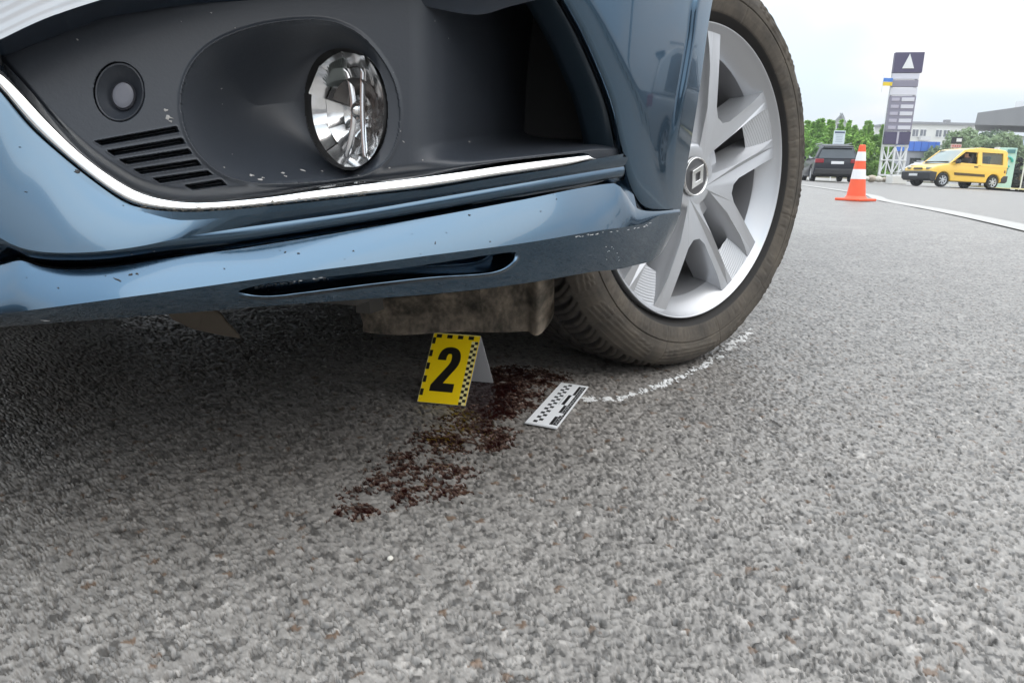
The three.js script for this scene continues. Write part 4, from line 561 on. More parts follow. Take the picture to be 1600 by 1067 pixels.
{ const D = 92, th = -0.57, a = atZ(1527, 176, D), b0 = atZ(1524, 195, D), dx = Math.cos(th), dz = -Math.sin(th), rr = ray(1605, 165), q = rr.x / -rr.z, k = (q * -a.z - a.x) / (dx + q * dz), yc = EYE.y + rr.y / -rr.z * (-a.z - k * dz), sl = (yc - a.y) / k, X = 30;
  const t = thing('grey_hall', 'large grey metal-clad hall with sloping roof edge above the trees', 'building', V(a.x, 0, a.z), th), m = std(0.22, 0.22, 0.225, 0.6);
  const g = extrude([[0, b0.y], [X, b0.y - 1.2], [X, a.y + sl * X], [0.1, a.y]], 14, 0.04); g.translate(0, 0, -14); mesh('cladding', g, m, t);
  for (let i = 1; i < 14; i++) { const x = i * X / 14, y1 = a.y + sl * x - 0.1, y0 = b0.y - 1.2 * x / X + 0.1; mesh('cladding_rib', box(0.07, y1 - y0, 0.07, x, (y0 + y1) / 2, 0.06), m, t); }
  mesh('wall', box(X, b0.y - 1.3, 12, X / 2, (b0.y - 1.3) / 2, -7), std(0.32, 0.31, 0.29, 0.8), t); mesh('roof_unit', box(1.6, 0.7, 1.2, 4.6, a.y + sl * 4.6 + 0.3, -1.2), M.white, t); }
{ const D = 85, p = atZ(1315, 178, D), hw = 10 / FOC * D * 1.1, t = thing('gabled_house', 'pale grey gabled house top showing above the bright green bushes', 'house', V(p.x, 0, -D)), ev = topY(1315, 196, D);
  const g = extrude([[-hw, 0], [hw, 0], [hw, ev], [0, p.y - 0.15], [-hw, ev]], 8); g.translate(0, 0, -8); mesh('wall', g, std(0.6, 0.62, 0.6, 0.9), t); t.rotation.y = -0.45;
  const L = Math.hypot(hw, p.y - ev), an = Math.atan2(p.y - 0.15 - ev, hw); mesh('roof', [box(L + 0.3, 0.12, 8.6, -hw / 2, (ev + p.y) / 2, -4, 0, 0, an), box(L + 0.3, 0.12, 8.6, hw / 2, (ev + p.y) / 2, -4, 0, 0, -an)], std(0.36, 0.39, 0.4, 0.8), t); const w = mesh('window', box(0.5, 0.6, 0.06, 0, ev - 0.1, 0.02), M.glassDark, t); mesh('frame', [box(0.6, 0.06, 0.08, 0, ev + 0.23, 0.03), box(0.6, 0.06, 0.08, 0, ev - 0.43, 0.03)], M.white, w); }
/* ------------------------------------------------ signs */
{ // fuel price pylon
  const D = 42, pb = onFar(1393, D), hT = topY(1417, 82, D) - pb.y, wd = 36 / FOC * D * 1.0, t = thing('price_pylon', 'tall dark fuel price pylon with white arrow on white lattice base', 'pylon sign', pb, -0.2), wm = M.white;
  const yL = topY(1390, 226, D) - pb.y, yA = topY(1410, 114, D) - pb.y, dk = std(0.07, 0.06, 0.12, 0.45), md = std(0.23, 0.22, 0.28, 0.5);
  mesh('frame', [box(0.12, hT - 0.05, 0.2, -wd / 2 + 0.06, hT / 2, -0.12), box(0.12, hT - 0.05, 0.2, wd / 2 - 0.06, hT / 2, -0.12)], wm, t);
  mesh('top_panel', box(wd + 0.12, hT - yA, 0.34, 0.04, (hT + yA) / 2, 0, 0, 0, 0, 0.02), dk, t);
  const ar = extrude([[-0.30, 0], [0.30, 0], [0, 0.76]], 0.03, 0.008); ar.translate(0.03, yA + 0.22, 0.17); mesh('arrow', ar, wm, t);
  const rows = [[114, 124, 'white_panel', std(0.6, 0.6, 0.68, 0.5)], [125, 136, 'name_panel', md], [137, 149, 'white_panel', std(0.62, 0.62, 0.68, 0.5)], [150, 205, 'price_panel', md], [205.5, 226, 'base_panel', dk]];
  for (const [a, b, nm, m] of rows) { const y1 = topY(1405, a, D) - pb.y, y0 = topY(1405, b, D) - pb.y; const pp = mesh(nm, box(wd, y1 - y0 - 0.015, 0.26, 0, (y1 + y0) / 2, 0, 0, 0, 0, 0.01), m, t);
    if (nm === 'price_panel') for (let k = 0; k < 5; k++) { const yy = y1 - (k + 0.5) * (y1 - y0) / 5; mesh('fuel_name', box(wd * 0.3, 0.17, 0.03, -wd * 0.27, yy, 0.14, 0, 0, 0, 0.01), std(0.42, 0.4, 0.48, 0.5), pp); mesh('price_strip', box(wd * 0.48, 0.2, 0.03, wd * 0.2, yy, 0.14, 0, 0, 0, 0.01), std(0.6, 0.6, 0.66, 0.5), pp); }
    if (nm === 'base_panel') mesh('light_seam', box(0.1, y1 - y0 - 0.05, 0.03, 0.02, (y0 + y1) / 2, 0.135), std(0.45, 0.43, 0.5, 0.5), pp); }
  const lb = []; lb.push(box(wd, 0.1, 0.1, 0, yL - 0.05, 0), box(wd, 0.1, 0.1, 0, 0.45, 0), box(wd, 0.07, 0.07, 0, (yL + 0.45) / 2, 0), box(0.1, yL, 0.1, 0, yL / 2, 0));
  for (const sx of [-1, 1]) for (const d of [-1, 1]) lb.push(bar(V(sx * wd / 4 - wd / 4 * d, 0.5, 0), V(sx * wd / 4 + wd / 4 * d, yL - 0.1, 0), 0.035)); for (const sx of [-1, 1]) lb.push(box(0.06, yL - 0.5, 0.06, sx * wd / 4, yL / 2 + 0.2, 0)); mesh('lattice', lb, wm, t);
}
{ const D = 41.8, p = atZ(1387, 134, D), t = thing('small_flag', 'small blue and yellow flag fixed to the edge of the price pylon', 'flag', p); mesh('pole', bar(V(-0.26, -0.35, -0.03), V(-0.26, 0.62, -0.03), 0.012), M.white, t);
  const w = 0.5; for (const [k, m] of [[0, std(0.75, 0.55, 0.03, 0.7)], [1, std(0.06, 0.2, 0.6, 0.7)]]) mesh(k ? 'blue_stripe' : 'yellow_stripe', [0, 0.006].map(d => gridGeo(10, 4, (i, j) => V(-0.25 + w * i / 10, 0.13 * 1.6 * k + 0.2 * j / 4, 0.03 * Math.sin(i * 0.8) + d))), m, t); }
function board(name, label, cat, px, py0, py1, wpx, D, parts) { const pb = onFar(px, D), x = atZ(px, py0, D).x, y1 = topY(px, py0, D) - pb.y, y0 = topY(px, py1, D) - pb.y, w = wpx / FOC * D, t = thing(name, label, cat, V(x, pb.y, -D)); parts(t, w, y0, y1); return t; }
board('info_board', 'white information board with dark top and bottom bars, just above the black car', 'sign board', 1313, 204, 232, 17, 40, (t, w, y0, y1) => { mesh('post', [bar(V(-w * 0.3, 0, -0.04), V(-w * 0.3, y1, -0.04), 0.03), bar(V(w * 0.3, 0, -0.04), V(w * 0.3, y1, -0.04), 0.03)], M.white, t); const h = y1 - y0; mesh('panel', box(w, h, 0.06, 0, (y0 + y1) / 2, 0, 0, 0, 0, 0.01), std(0.6, 0.68, 0.72, 0.5), t); const dk = std(0.06, 0.09, 0.16, 0.5); mesh('top_bar', box(w * 0.86, h * 0.09, 0.02, 0, y1 - h * 0.1, 0.035), dk, t); mesh('bottom_bar', box(w * 0.86, h * 0.2, 0.02, 0, y0 + h * 0.15, 0.035), dk, t); mesh('logo_patch', box(w * 0.6, h * 0.08, 0.015, 0, y0 + h * 0.14, 0.046), M.white, t); for (let k = 0; k < 5; k++) mesh('text_line', box(w * (0.65 - 0.08 * (k % 2)), h * 0.022, 0.01, 0, y1 - h * (0.25 + 0.09 * k), 0.034), std(0.3, 0.36, 0.42, 0.6), t); });
board('roadside_sign', 'small black sign with white square above the roof of the yellow van', 'sign board', 1497, 214, 231, 15.5, 38, (t, w, y0, y1) => { const h = y1 - y0; mesh('post', bar(V(0, 0, -0.05), V(0, y1 - 0.1, -0.05), 0.035), M.white, t); mesh('black_panel', box(w, h * 0.62, 0.07, 0, y1 - h * 0.31, 0, 0, 0, 0, 0.01), M.black, t); mesh('white_square', box(w * 0.5, h * 0.3, 0.02, w * 0.16, y1 - h * 0.28, 0.04), M.white, t); mesh('pink_panel', box(w, h * 0.34, 0.06, 0, y0 + h * 0.17, 0), std(0.6, 0.4, 0.38, 0.6), t); for (let k = 0; k < 4; k++) mesh('red_mark', box(w * 0.12, h * 0.14, 0.02, w * (-0.33 + 0.22 * k), y0 + h * 0.17, 0.034), std(0.5, 0.08, 0.07, 0.6), t); });
board('green_panel', 'pale turquoise advertising panel with green ring behind the van tail', 'sign board', 1575, 231, 277, 27, 35.5, (t, w, y0, y1) => { const h = y1 - y0; mesh('panel', box(w, y1, 0.25, 0, y1 / 2, 0, 0, 0, 0, 0.02), std(0.45, 0.68, 0.62, 0.5), t); const r = new THREE.TorusGeometry(w * 0.25, 0.06, 8, 28, 5.2); r.translate(0.04, y0 + h * 0.52, 0.14); mesh('ring_emblem', r, std(0.06, 0.42, 0.36, 0.5), t); mesh('top_patch', [box(w * 0.42, h * 0.13, 0.03, w * 0.16, y1 - h * 0.12, 0.135)], std(0.08, 0.22, 0.24, 0.5), t); mesh('pictogram', [box(0.07, 0.26, 0.03, -0.12, y0 + h * 0.2, 0.135), box(0.07, 0.26, 0.03, 0.06, y0 + h * 0.2, 0.135), box(0.3, 0.06, 0.03, -0.03, y0 + h * 0.29, 0.137)], std(0.05, 0.18, 0.2, 0.5), t); mesh('edge_post', box(0.1, y1 + 0.05, 0.27, -w / 2 - 0.05, y1 / 2, 0), M.white, t); });
{ const D = 37, pb = onFar(1604, D), t = thing('violet_pylon', 'tall pale violet pylon sign cut by the right edge of the view', 'pylon sign', pb), y1 = topY(1600, 142, D) - pb.y, y0 = topY(1600, 180, D) - pb.y; mesh('panel', box(0.9, y1 - y0, 0.25, 0, (y0 + y1) / 2, 0, 0, 0, 0, 0.02), std(0.30, 0.27, 0.48, 0.5), t); mesh('column', box(0.4, y0, 0.2, 0.12, y0 / 2, -0.02), std(0.1, 0.1, 0.13, 0.6), t); mesh('white_panel', box(0.7, 0.4, 0.22, 0.05, y0 - 0.28, 0.02), M.white, t); }
{ const D = 35, pb = onFar(1600, D), t = thing('round_sign', 'round blue road sign on a thin post at the right edge', 'road sign', pb), y = topY(1600, 221, D) - pb.y; mesh('post', bar(V(-0.02, 0, -0.04), V(-0.02, y + 0.3, -0.04), 0.03), M.white, t); const c = new THREE.CylinderGeometry(0.3, 0.3, 0.03, 32); c.rotateX(Math.PI / 2); c.translate(0, y, 0); mesh('disc', c, std(0.03, 0.22, 0.75, 0.4), t); const r = new THREE.TorusGeometry(0.285, 0.018, 6, 32); r.translate(0, y, 0.012); mesh('rim', r, M.white, t); const a = extrude([[-0.03, -0.16], [0.03, -0.16], [0.03, 0.04], [0.1, 0.04], [0, 0.18], [-0.1, 0.04], [-0.03, 0.04]], 0.01); a.rotateZ(0.7); a.translate(0, y, 0.016); mesh('arrow', a, M.white, t); }
bush('bush', 'small very dark shrub behind the turquoise panel at the right edge', 'bush', 1593, 36.6, 0.7, 1.6, leafM(0.02, 0.025, 0.022), null, { n: 18, per: 120, leaf: 0.06 });
/* stones, concrete block */
[[1353, 39.2, 0.2, 'pale boulder nearest the cone in the row at the road edge'], [1363, 39.4, 0.27, 'large tan boulder in the row left of the price pylon'], [1374, 39.2, 0.23, 'light boulder at the left foot of the price pylon'], [1384, 39.3, 0.2, 'brownish boulder in front of the price pylon lattice'], [1391.5, 39.6, 0.16, 'small pale boulder beside the white concrete block']].forEach(([px, D, r, label], k) => { const p = onFar(px, D), g = rock(r, k + 3, 0.75); const m = mesh('boulder', g, k % 2 ? std(0.42, 0.36, 0.29, 0.95) : std(0.52, 0.49, 0.43, 0.95), scene); m.position.set(p.x, p.y + r * 0.45 + 0.1, p.z); m.rotation.y = k * 1.3; tag(m, label, 'boulder'); });
{ const p = onFar(1402, 38.8), m = mesh('concrete_block', box(0.82, 0.42, 0.6, 0, 0.21, 0, 0, 0.1, 0, 0.03), std(0.66, 0.65, 0.62, 0.9), scene); m.position.copy(p); tag(m, 'low white concrete block in front of the price pylon, beside the van bumper', 'concrete block'); }

/* ------------------------------------------------ other vehicles (local x = forward, y up, z = right) */
function sideGeo(poly, half, mat, name, t, z, taper = 0, y0 = 0.9, th = 0.012) { for (const s of [-1, 1]) { const g = extrude(poly, th, 0.003); const p = g.attributes.position; for (let i = 0; i < p.count; i++) { const y = p.getY(i), k = z - taper * Math.max(0, y - y0); p.setZ(i, s * (k + p.getZ(i) - th * 0.45)); } g.computeVertexNormals(); if (s < 0) { const a = g.attributes.position; for (let i = 0; i < a.count; i += 3) { const q = [a.getX(i), a.getY(i), a.getZ(i)]; a.setXYZ(i, a.getX(i + 1), a.getY(i + 1), a.getZ(i + 1)); a.setXYZ(i + 1, ...q); } g.computeVertexNormals(); } mesh(name, g, mat, t); } }
function hullGeo(poly, width, taper, y0, bevel = 0.05) { const g = extrude(poly, width - 2 * bevel, bevel, [], 3); g.translate(0, 0, -(width - 2 * bevel) / 2); const p = g.attributes.position; for (let i = 0; i < p.count; i++) { const y = p.getY(i), w = width / 2, k = (w - taper * Math.max(0, y - y0)) / w; p.setZ(i, p.getZ(i) * k); } g.deleteAttribute('normal'); g.deleteAttribute('uv'); return toCreasedNormals(g, 0.6); }
function arch(poly, cx, R, y, n = 10) { for (let k = 0; k <= n; k++) { const a = Math.PI - k / n * Math.PI; poly.push([cx + R * Math.cos(a), y + R * Math.sin(a)]); } }
function roadWheel(t, x, z, r, rimMat) { const s = Math.sign(z), w = new THREE.Group(); w.name = 'wheel'; w.position.set(x, r, z); if (s < 0) w.rotation.y = Math.PI; t.add(w); const ty = lathe([[r * 0.66, 0.0], [r * 0.72, 0.012], [r * 0.9, 0.012], [r * 0.985, -0.01], [r, -0.04], [r, -0.16], [r * 0.95, -0.19], [r * 0.66, -0.19]], 36); mesh('tyre', ty, M.rubber, w); const geos = [lathe([[r * 0.66, 0.002], [r * 0.62, -0.01], [r * 0.58, -0.03]], 32), lathe([[0, 0.004], [r * 0.16, 0.002], [r * 0.2, -0.02]], 20)]; for (let k = 0; k < 7; k++) { const b = box(r * 0.5, r * 0.15, 0.02, r * 0.36, 0, -0.008); b.rotateZ(k * 2 * Math.PI / 7); geos.push(b); } mesh('rim', geos, rimMat, w); mesh('hub_back', lathe([[0, -0.04], [r * 0.62, -0.04]], 24), std(0.06, 0.06, 0.06, 0.7), w); }
const clearGlass = new THREE.MeshPhysicalMaterial({ color: col(0.82, 0.9, 0.88), transmission: 1, thickness: 0, roughness: 0.02, side: THREE.DoubleSide, clearcoat: 1 });
{ // yellow van
  const D = 34, pc = onFar(1491, D), yel = new THREE.MeshPhysicalMaterial({ color: col(0.86, 0.54, 0.075), roughness: 0.4, clearcoat: 0.8, clearcoatRoughness: 0.08, side: THREE.DoubleSide });
  const t = thing('yellow_van', 'bright yellow passenger van with dark bumpers crossing the far lane', 'van', pc, Math.PI + 0.22); t.rotation.z = 0.025; // nose to the left, on the falling road
  const lo = [[1.98, 0.62]]; const L = 2.0; // lower hull with arches
  const poly = [[2.0, 0.72], [2.0, 0.34]]; arch(poly, 1.32, 0, 0); poly.length = 2; const A = (cx) => { for (let k = 0; k <= 10; k++) { const a = k / 10 * Math.PI; poly.push([cx + 0.37 * Math.cos(a), 0.30 + 0.37 * Math.sin(a)]); } };
  poly.push([1.72, 0.30]); A(1.33); poly.push([0.9, 0.27], [-0.95, 0.27]); A(-1.37); poly.push([-1.8, 0.32], [-2.03, 0.42], [-2.04, 1.0], [0.95, 1.06], [1.35, 1.0], [1.78, 0.9], [1.97, 0.8]);
  mesh('body', hullGeo(poly, 1.68, 0.06, 0.6), yel, t);
  // upper body: roof and pillars round real openings
  const zs = 0.80, tp = 0.14; const roof = hullGeo([[0.33, 1.66], [0.1, 1.73], [-0.5, 1.80], [-1.4, 1.79], [-1.88, 1.74], [-1.96, 1.66], [-1.9, 1.62], [0.2, 1.62]], 1.66, tp, 1.0, 0.03); mesh('roof', roof, yel, t);
  const pill = (p) => sideGeo(p, 0, yel, 'pillar', t, zs, tp, 1.0, 0.05);
  pill([[1.12, 1.04], [1.02, 1.06], [0.22, 1.64], [0.36, 1.66]]); pill([[-0.62, 1.02], [-0.38, 1.02], [-0.36, 1.66], [-0.58, 1.66]]); pill([[-2.03, 0.98], [-1.78, 0.98], [-1.74, 1.66], [-1.96, 1.68]]); pill([[-0.4, 0.99], [1.05, 1.02], [0.85, 1.10], [-0.4, 1.075]]); pill([[-1.8, 0.97], [-0.55, 0.99], [-0.55, 1.11], [-1.8, 1.09]]); pill([[-1.8, 1.60], [-0.55, 1.60], [-0.55, 1.67], [-1.8, 1.67]]); pill([[-0.4, 1.58], [0.3, 1.58], [0.24, 1.67], [-0.4, 1.67]]);
  mesh('rear_panel', box(0.05, 0.7, 1.4, -2.0, 1.3, 0), yel, t);
  mesh('windscreen', gridGeo(6, 6, (i, j) => V(lerp(1.12, 0.33, j / 6) + 0.06 * Math.sin(i / 6 * Math.PI), lerp(1.04, 1.66, j / 6), lerp(-0.74, 0.74, i / 6) * (1 - 0.08 * j / 6))), new THREE.MeshPhysicalMaterial({ color: col(0.42, 0.5, 0.47), roughness: 0.04, clearcoat: 1, transmission: 0.5, thickness: 0, side: THREE.DoubleSide }), t);
  sideGeo([[-1.78, 1.10], [-0.6, 1.12], [-0.56, 1.59], [-1.74, 1.59]], 0, clearGlass, 'rear_side_window', t, zs - 0.02, tp, 1.0, 0.008);
  const frM = std(0.03, 0.03, 0.03, 0.6); sideGeo([[-1.82, 1.06], [-0.58, 1.085], [-0.54, 1.62], [-1.78, 1.62], [-1.78, 1.59], [-0.57, 1.585], [-0.61, 1.12], [-1.79, 1.10], [-1.77, 1.6], [-1.80, 1.6]], 0, frM, 'window_seal', t, zs + 0.01, tp, 1.0, 0.012);
  const cab = std(0.05, 0.045, 0.04, 0.85); mesh('interior', [box(1.9, 0.12, 1.3, -0.6, 0.98, 0), box(0.14, 0.62, 0.45, -0.28, 1.2, -0.36, 0, 0, 0, 0.04), box(0.14, 0.62, 0.45, -0.28, 1.2, 0.36, 0, 0, 0, 0.04), box(0.14, 0.5, 1.2, -1.2, 1.2, 0, 0, 0, 0, 0.04), box(0.4, 0.2, 1.3, 0.9, 1.04, 0), box(0.03, 0.75, 1.3, -0.46, 1.32, 0.1)], cab, t);
  const dk = std(0.028, 0.03, 0.036, 0.6); mesh('front_bumper', (() => { const g = hullGeo([[2.12, 0.6], [2.1, 0.34], [1.98, 0.25], [1.76, 0.25], [1.73, 0.4], [1.72, 0.64], [2.05, 0.67]], 1.74, 0, 9, 0.05); return g; })(), dk, t);
  mesh('rear_bumper', hullGeo([[-2.12, 0.62], [-2.12, 0.36], [-2.02, 0.29], [-1.78, 0.30], [-1.76, 0.5], [-1.9, 0.62]], 1.73, 0, 9, 0.04), dk, t);
  sideGeo([[0.78, 0.55], [-0.86, 0.53], [-0.82, 0.64], [0.82, 0.66]], 0, std(0.075, 0.045, 0.012, 0.6), 'side_moulding', t, 0.845, 0, 9, 0.022);
  sideGeo([[-0.22, 0.92], [-0.42, 0.92], [-0.42, 0.97], [-0.22, 0.97]], 0, dk, 'door_handle', t, 0.84, 0.06, 0.6, 0.03);
  sideGeo([[-1.87, 0.74], [-1.96, 0.74], [-1.96, 0.86], [-1.87, 0.86]], 0, std(0.2, 0.08, 0.02, 0.5), 'fuel_flap_mark', t, 0.835, 0.06, 0.6, 0.012);
  for (const x of [-0.48, 0.72]) sideGeo([[x, 0.42], [x + 0.012, 0.42], [x + 0.012, 0.98], [x, 0.98]], 0, std(0.3, 0.15, 0.02, 0.7), 'door_seam', t, 0.836, 0.06, 0.6, 0.004);
  for (const s of [-1, 1]) { mesh('headlamp', box(0.3, 0.11, 0.34, 1.86, 0.80, s * 0.6, 0, s * -0.5, 0, 0.04), new THREE.MeshPhysicalMaterial({ color: col(0.35, 0.33, 0.25), roughness: 0.1, clearcoat: 1 }), t); mesh('tail_lamp', box(0.05, 0.42, 0.1, -2.02, 1.25, s * 0.72, 0, 0, 0, 0.02), std(0.35, 0.02, 0.02, 0.3), t); }
  mesh('upper_grille', box(0.06, 0.07, 0.5, 2.0, 0.775, 0, 0, 0, 0.2), dk, t); mesh('number_plate', box(0.02, 0.11, 0.5, 2.125, 0.5, 0.1), M.white, t);
  for (const s of [-1, 1]) mesh('door_mirror', box(0.14, 0.16, 0.2, 0.78, 1.12, s * 0.93, 0, 0, 0, 0.04), dk, t);
  const rim = std(0.55, 0.57, 0.6, 0.4, 0.4); for (const x of [1.33, -1.37]) for (const z of [0.82, -0.82]) roadWheel(t, x, z, 0.31, rim);
  mesh('underside', box(3.6, 0.06, 1.4, 0, 0.30, 0), M.dark, t);
  // the driver, seen through the open front window
  const mc = new MarchingCubes(64, new THREE.MeshBasicMaterial(), false, false, 60000), N = 64, sc = 0.55; mc.isolation = 0;
  const bones = [[[-0.2, -0.42, 0], [-0.14, 0.06, 0], 0.15, 0.17], [[-0.14, 0.06, -0.17], [-0.14, 0.06, 0.17], 0.07, 0.07], [[-0.12, 0.1, 0], [-0.1, 0.2, 0], 0.055, 0.052], [[-0.09, 0.27, 0], [-0.08, 0.34, 0], 0.085, 0.09], [[0.0, 0.27, 0], [0.015, 0.265, 0], 0.02, 0.014], [[-0.14, 0.05, 0.2], [0.0, -0.2, 0.3], 0.052, 0.045], [[0.0, -0.2, 0.3], [0.13, -0.17, 0.36], 0.042, 0.03], [[0.13, -0.17, 0.36], [0.20, -0.17, 0.36], 0.034, 0.026], [[-0.14, 0.05, -0.2], [0.08, -0.16, -0.2], 0.05, 0.044], [[0.08, -0.16, -0.2], [0.32, -0.02, -0.12], 0.04, 0.03], [[0.32, -0.02, -0.12], [0.36, 0.02, -0.1], 0.036, 0.03]];
  const fld = (x, y, z) => { let d = 9; for (const [a, b, ra, rb] of bones) { const bx = b[0] - a[0], by = b[1] - a[1], bz = b[2] - a[2], h = clamp(((x - a[0]) * bx + (y - a[1]) * by + (z - a[2]) * bz) / (bx * bx + by * by + bz * bz), 0, 1), q = Math.hypot(x - a[0] - bx * h, y - a[1] - by * h, z - a[2] - bz * h) - lerp(ra, rb, h), k = 0.03, w = clamp(0.5 + 0.5 * (d - q) / k, 0, 1); d = lerp(d, q, w) - k * w * (1 - w); } return d; };
  for (let k = 0; k < N; k++) for (let j = 0; j < N; j++) for (let i = 0; i < N; i++) mc.field[k * N * N + j * N + i] = -fld((i / N * 2 - 1) * sc, (j / N * 2 - 1) * sc, (k / N * 2 - 1) * sc);
  mc.update(); const g = new THREE.BufferGeometry(), cnt = mc.count; const ps = new Float32Array(cnt * 3), cl = new Float32Array(cnt * 3); for (let i = 0; i < cnt; i++) { const x = mc.positionArray[i * 3] * sc, y = mc.positionArray[i * 3 + 1] * sc, z = mc.positionArray[i * 3 + 2] * sc; ps.set([x, y, z], i * 3); const skin = (y > 0.16 && x < 0.3) || Math.hypot(x - 0.1, y + 0.18, z - 0.35) < 0.17 || (x > 0.2); const hair = y > 0.33 || (y > 0.24 && x < -0.12); cl.set(hair ? [0.03, 0.025, 0.02] : skin ? [0.42, 0.24, 0.17] : [0.035, 0.03, 0.032], i * 3); }
  g.setAttribute('position', new THREE.BufferAttribute(ps, 3)); g.setAttribute('color', new THREE.BufferAttribute(cl, 3)); g.scale(1, 1, -1); g.computeVertexNormals();
  t.updateMatrixWorld(true); const d = mesh('person', g, new THREE.MeshStandardMaterial({ vertexColors: true, roughness: 0.8, side: THREE.DoubleSide }), scene); d.position.copy(t.localToWorld(V(-0.02, 1.19, -0.4))); d.rotation.copy(t.rotation); tag(d, 'dark-haired person in dark clothes driving, forearm on the sill of the yellow van window', 'person');
}
function saloon(name, label, cat, pos, turn, mat, o = {}) { // car or SUV with its parts
  const t = thing(name, label, cat, pos, turn, o.group), L = (o.len || 4.4) / 2, Wd = o.width || 1.84, hh = o.h || 1.66, wr = o.wr || 0.35, wb = o.wb || 1.32, belt = hh * 0.60, lo = 0.24;
  const poly = [[L, hh * 0.42], [L - 0.02, lo + 0.05], [L - 0.1, lo]]; const A = cx => { for (let k = 0; k <= 10; k++) { const a = k / 10 * Math.PI; poly.push([cx + (wr + 0.06) * Math.cos(a), Math.max(lo, wr - 0.02) + (wr + 0.05) * Math.sin(a)]); } };
  poly.push([wb + wr + 0.07, lo]); A(wb); poly.push([wb - wr - 0.07, lo - 0.02], [-wb + wr + 0.07, lo - 0.02]); A(-wb); poly.push([-wb - wr - 0.07, lo + 0.03], [-L + 0.08, lo + 0.06], [-L, lo + 0.25], [-L, hh * 0.5], [-L + 0.1, belt], [0.85, belt - 0.02], [1.2, belt - 0.06], [L - 0.35, hh * 0.52], [L - 0.08, hh * 0.48]);
  mesh('body', hullGeo(poly, Wd, 0.1, 0.6, 0.07), mat, t);
  const top = [[0.95, belt - 0.04], [0.2, hh - 0.1], [-0.3, hh - 0.01], [-1.1, hh], [-L + 0.55, hh - 0.07], [-L + 0.22, hh - 0.2], [-L + 0.08, belt - 0.03]]; mesh('cabin', hullGeo(top, Wd - 0.1, 0.40, belt, 0.11), mat, t);
  const wz = (Wd - 0.1) / 2 + 0.004; sideGeo([[0.75, belt + 0.03], [0.18, hh - 0.17], [-0.42, hh - 0.11], [-0.42, belt + 0.03]], 0, M.glassDark, 'side_window', t, wz, 0.40, belt, 0.012); sideGeo([[-0.5, belt + 0.03], [-0.5, hh - 0.11], [-1.1, hh - 0.10], [-L + 0.75, hh - 0.16], [-L + 0.55, belt + 0.06]], 0, M.glassDark, 'side_window', t, wz, 0.40, belt, 0.012);
  const bk = (x0, y0, x1, y1, w0, w1, m, nm, d = 0.02) => mesh(nm, [0, d].map(q => gridGeo(6, 4, (i, j) => V(lerp(x0, x1, j / 4) - q * Math.sign(x0) * -1 * 0 + (x0 < 0 ? -1 : 1) * (0.012 - q), lerp(y0, y1, j / 4), lerp(-1, 1, i / 6) * lerp(w0, w1, j / 4)))), m, t);
  bk(-L + 0.075, belt + 0.02, -L + 0.225, hh - 0.21, Wd * 0.42, Wd * 0.33, M.glassDark, 'rear_window'); bk(0.955, belt, 0.22, hh - 0.12, Wd * 0.41, Wd * 0.35, M.glassDark, 'windscreen');
  mesh('spoiler', box(0.3, 0.05, Wd * 0.66, -L + 0.2, hh - 0.12, 0, 0, 0, 0.15, 0.02), o.dark || M.black, t);
  for (const s of [-1, 1]) { mesh('tail_lamp', box(0.22, 0.17, 0.36, -L + 0.06, belt - 0.1, s * (Wd / 2 - 0.2), 0, 0, 0, 0.03), std(0.28, 0.02, 0.03, 0.15), t); mesh('headlamp', box(0.3, 0.14, 0.36, L - 0.2, hh * 0.45, s * (Wd / 2 - 0.26), 0, 0, 0, 0.04), new THREE.MeshPhysicalMaterial({ color: col(0.5, 0.5, 0.52), roughness: 0.08, clearcoat: 1 }), t); mesh('door_mirror', box(0.14, 0.14, 0.2, 0.66, belt + 0.08, s * (Wd / 2 + 0.07), 0, 0, 0, 0.04), mat, t); mesh('roof_rail', box(1.7, 0.035, 0.035, -0.75, hh + 0.02, s * (Wd / 2 - 0.32)), o.rail || M.alloy, t); }
  mesh('number_plate', box(0.03, 0.12, 0.52, -L - 0.005, belt - 0.17, 0.02, 0, 0, 0, 0.01), M.white, t); mesh('rear_bumper_trim', [box(0.06, 0.05, Wd * 0.72, -L - 0.015, lo + 0.2, 0, 0, 0, 0, 0.015)], M.alloy, t); mesh('rear_bumper', box(0.16, 0.26, Wd * 0.94, -L + 0.03, lo + 0.2, 0, 0, 0, 0, 0.05), o.dark || M.black, t); mesh('front_bumper', box(0.16, 0.3, Wd * 0.92, L - 0.06, lo + 0.2, 0, 0, 0, 0, 0.05), mat, t); mesh('grille', box(0.05, 0.16, Wd * 0.5, L + 0.0, hh * 0.42, 0, 0, 0, 0, 0.02), M.black, t);
  for (const x of [wb, -wb]) for (const z of [Wd / 2 - 0.03, -Wd / 2 + 0.03]) roadWheel(t, x, z, wr, M.alloy); mesh('underside', box(2 * L - 0.5, 0.08, Wd * 0.84, 0, lo + 0.06, 0), M.dark, t); return t;
}
{
  const blk = new THREE.MeshPhysicalMaterial({ color: col(0.008, 0.010, 0.018), roughness: 0.5, metalness: 0, specularIntensity: 0.4, clearcoat: 0.35, clearcoatRoughness: 0.04, side: THREE.DoubleSide });
  const D = 34.6, p = onFar(1292, D); p.y += 0.0; saloon('black_car', 'black estate car seen from behind on the far lane beside the cone', 'car', p, Math.PI / 2 - 0.24, blk, { len: 4.5, h: 1.66, width: 1.86 });
  const wht = new THREE.MeshPhysicalMaterial({ color: col(0.7, 0.7, 0.7), roughness: 0.3, clearcoat: 1, side: THREE.DoubleSide });
  saloon('white_car', 'white estate car parked behind the price pylon lattice', 'car', onFar(1432, 52), Math.PI - 0.5, wht, { h: 1.6, len: 4.3 });
  saloon('white_car', 'white car with its bonnet showing just left of the yellow van', 'car', onFar(1428, 47.5), Math.PI - 0.5, wht, { h: 1.35, len: 4.2, wr: 0.31 });
}
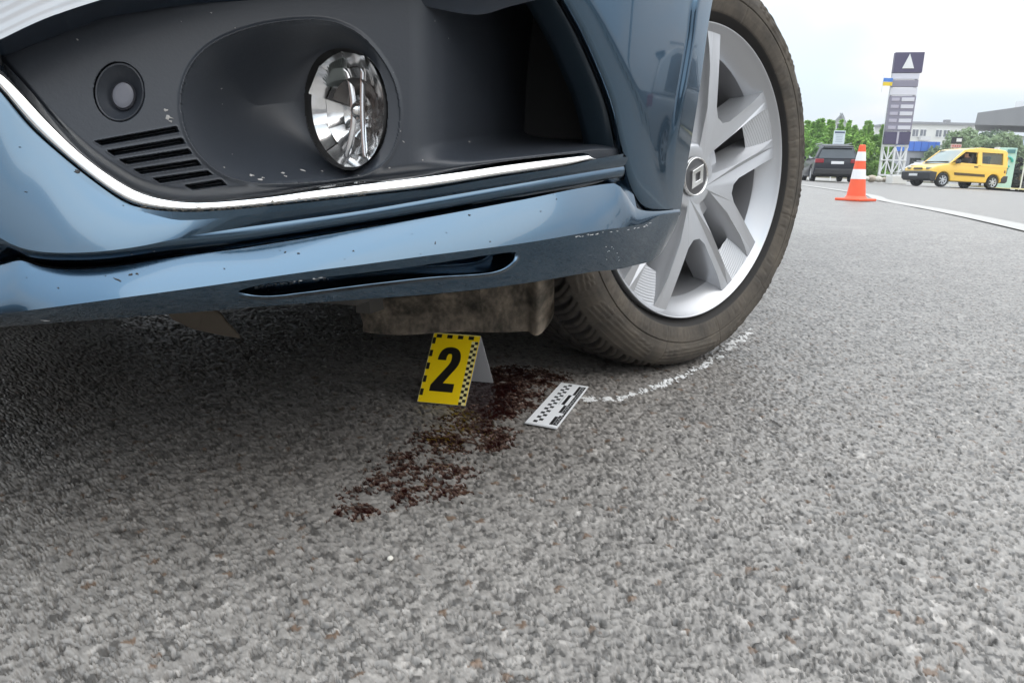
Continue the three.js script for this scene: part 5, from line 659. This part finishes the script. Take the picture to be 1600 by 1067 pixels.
/* ------------------------------------------------ what the paint mirrors, beside and behind the camera */
{
  const sil = new THREE.MeshPhysicalMaterial({ color: col(0.42, 0.43, 0.44), metalness: 0.4, roughness: 0.3, clearcoat: 1, side: THREE.DoubleSide });
  saloon('silver_car', 'silver estate car parked to the right, mirrored in the blue paint', 'car', V(9.6, 0, -5.6), Math.PI / 2 + 0.5, sil, { h: 1.7, len: 4.4 });
  const pole = thing('utility_pole', 'tall grey utility pole with cross arms beyond the right edge', 'utility pole', V(27, 0, -4.6)); mesh('mast', bar(V(0, 0, 0), V(0, 8.5, 0), 0.2, 0.12, 10), std(0.2, 0.2, 0.2, 0.8), pole); mesh('cross_arm', [box(0.1, 0.12, 1.8, 0, 7.7, 0), box(0.1, 0.12, 1.3, 0, 8.1, 0), box(0.5, 0.8, 0.5, 0, 6.6, 0)], std(0.16, 0.16, 0.16, 0.8), pole);
  const mk = (name, label, x, z, w, h, d, turn, c, roofC) => { const t = thing(name, label, 'building', V(x, 0, z), turn); mesh('wall', box(w, h, d, 0, h / 2, 0), std(...c, 0.85), t); mesh('roof', extrude([[-w / 2 - 0.3, 0], [w / 2 + 0.3, 0], [w / 2 - 1, 1.5], [-w / 2 + 1, 1.5]], d + 0.6).translate(0, h, -d / 2 - 0.3), std(...roofC, 0.85), t); for (let k = 0; k < Math.floor(w / 3); k++) { const cx = -w / 2 + 1.6 + k * 3; for (let f = 0; f < Math.floor(h / 3); f++) { const wn = mesh('window', box(1.3, 1.4, 0.1, cx, 1.7 + f * 3, d / 2 + 0.02), M.glassDark, t); mesh('frame', [box(1.5, 0.1, 0.14, cx, 2.45 + f * 3, d / 2 + 0.04), box(1.5, 0.1, 0.14, cx, 0.95 + f * 3, d / 2 + 0.04)], M.white, wn); } } return t; };
  mk('street_building', 'long low cream shop building across the road to the right', 76, -6, 60, 3.6, 8, -Math.PI / 2, [0.42, 0.4, 0.36], [0.16, 0.15, 0.15]);
  mk('street_building', 'grey two-storey house behind the camera on the right', 26, 20, 16, 6, 9, -2.2, [0.34, 0.33, 0.32], [0.2, 0.11, 0.08]);
  mk('street_building', 'long brick house behind the camera on the left', -14, 24, 18, 6.2, 9, Math.PI - 0.3, [0.3, 0.2, 0.16], [0.12, 0.12, 0.13]);
}
const renderer = new THREE.WebGLRenderer({ antialias: true });
renderer.setSize(1024, 682); renderer.toneMapping = THREE.LinearToneMapping; renderer.toneMappingExposure = 1.5; renderer.shadowMap.enabled = true;
renderer.render(scene, camera);
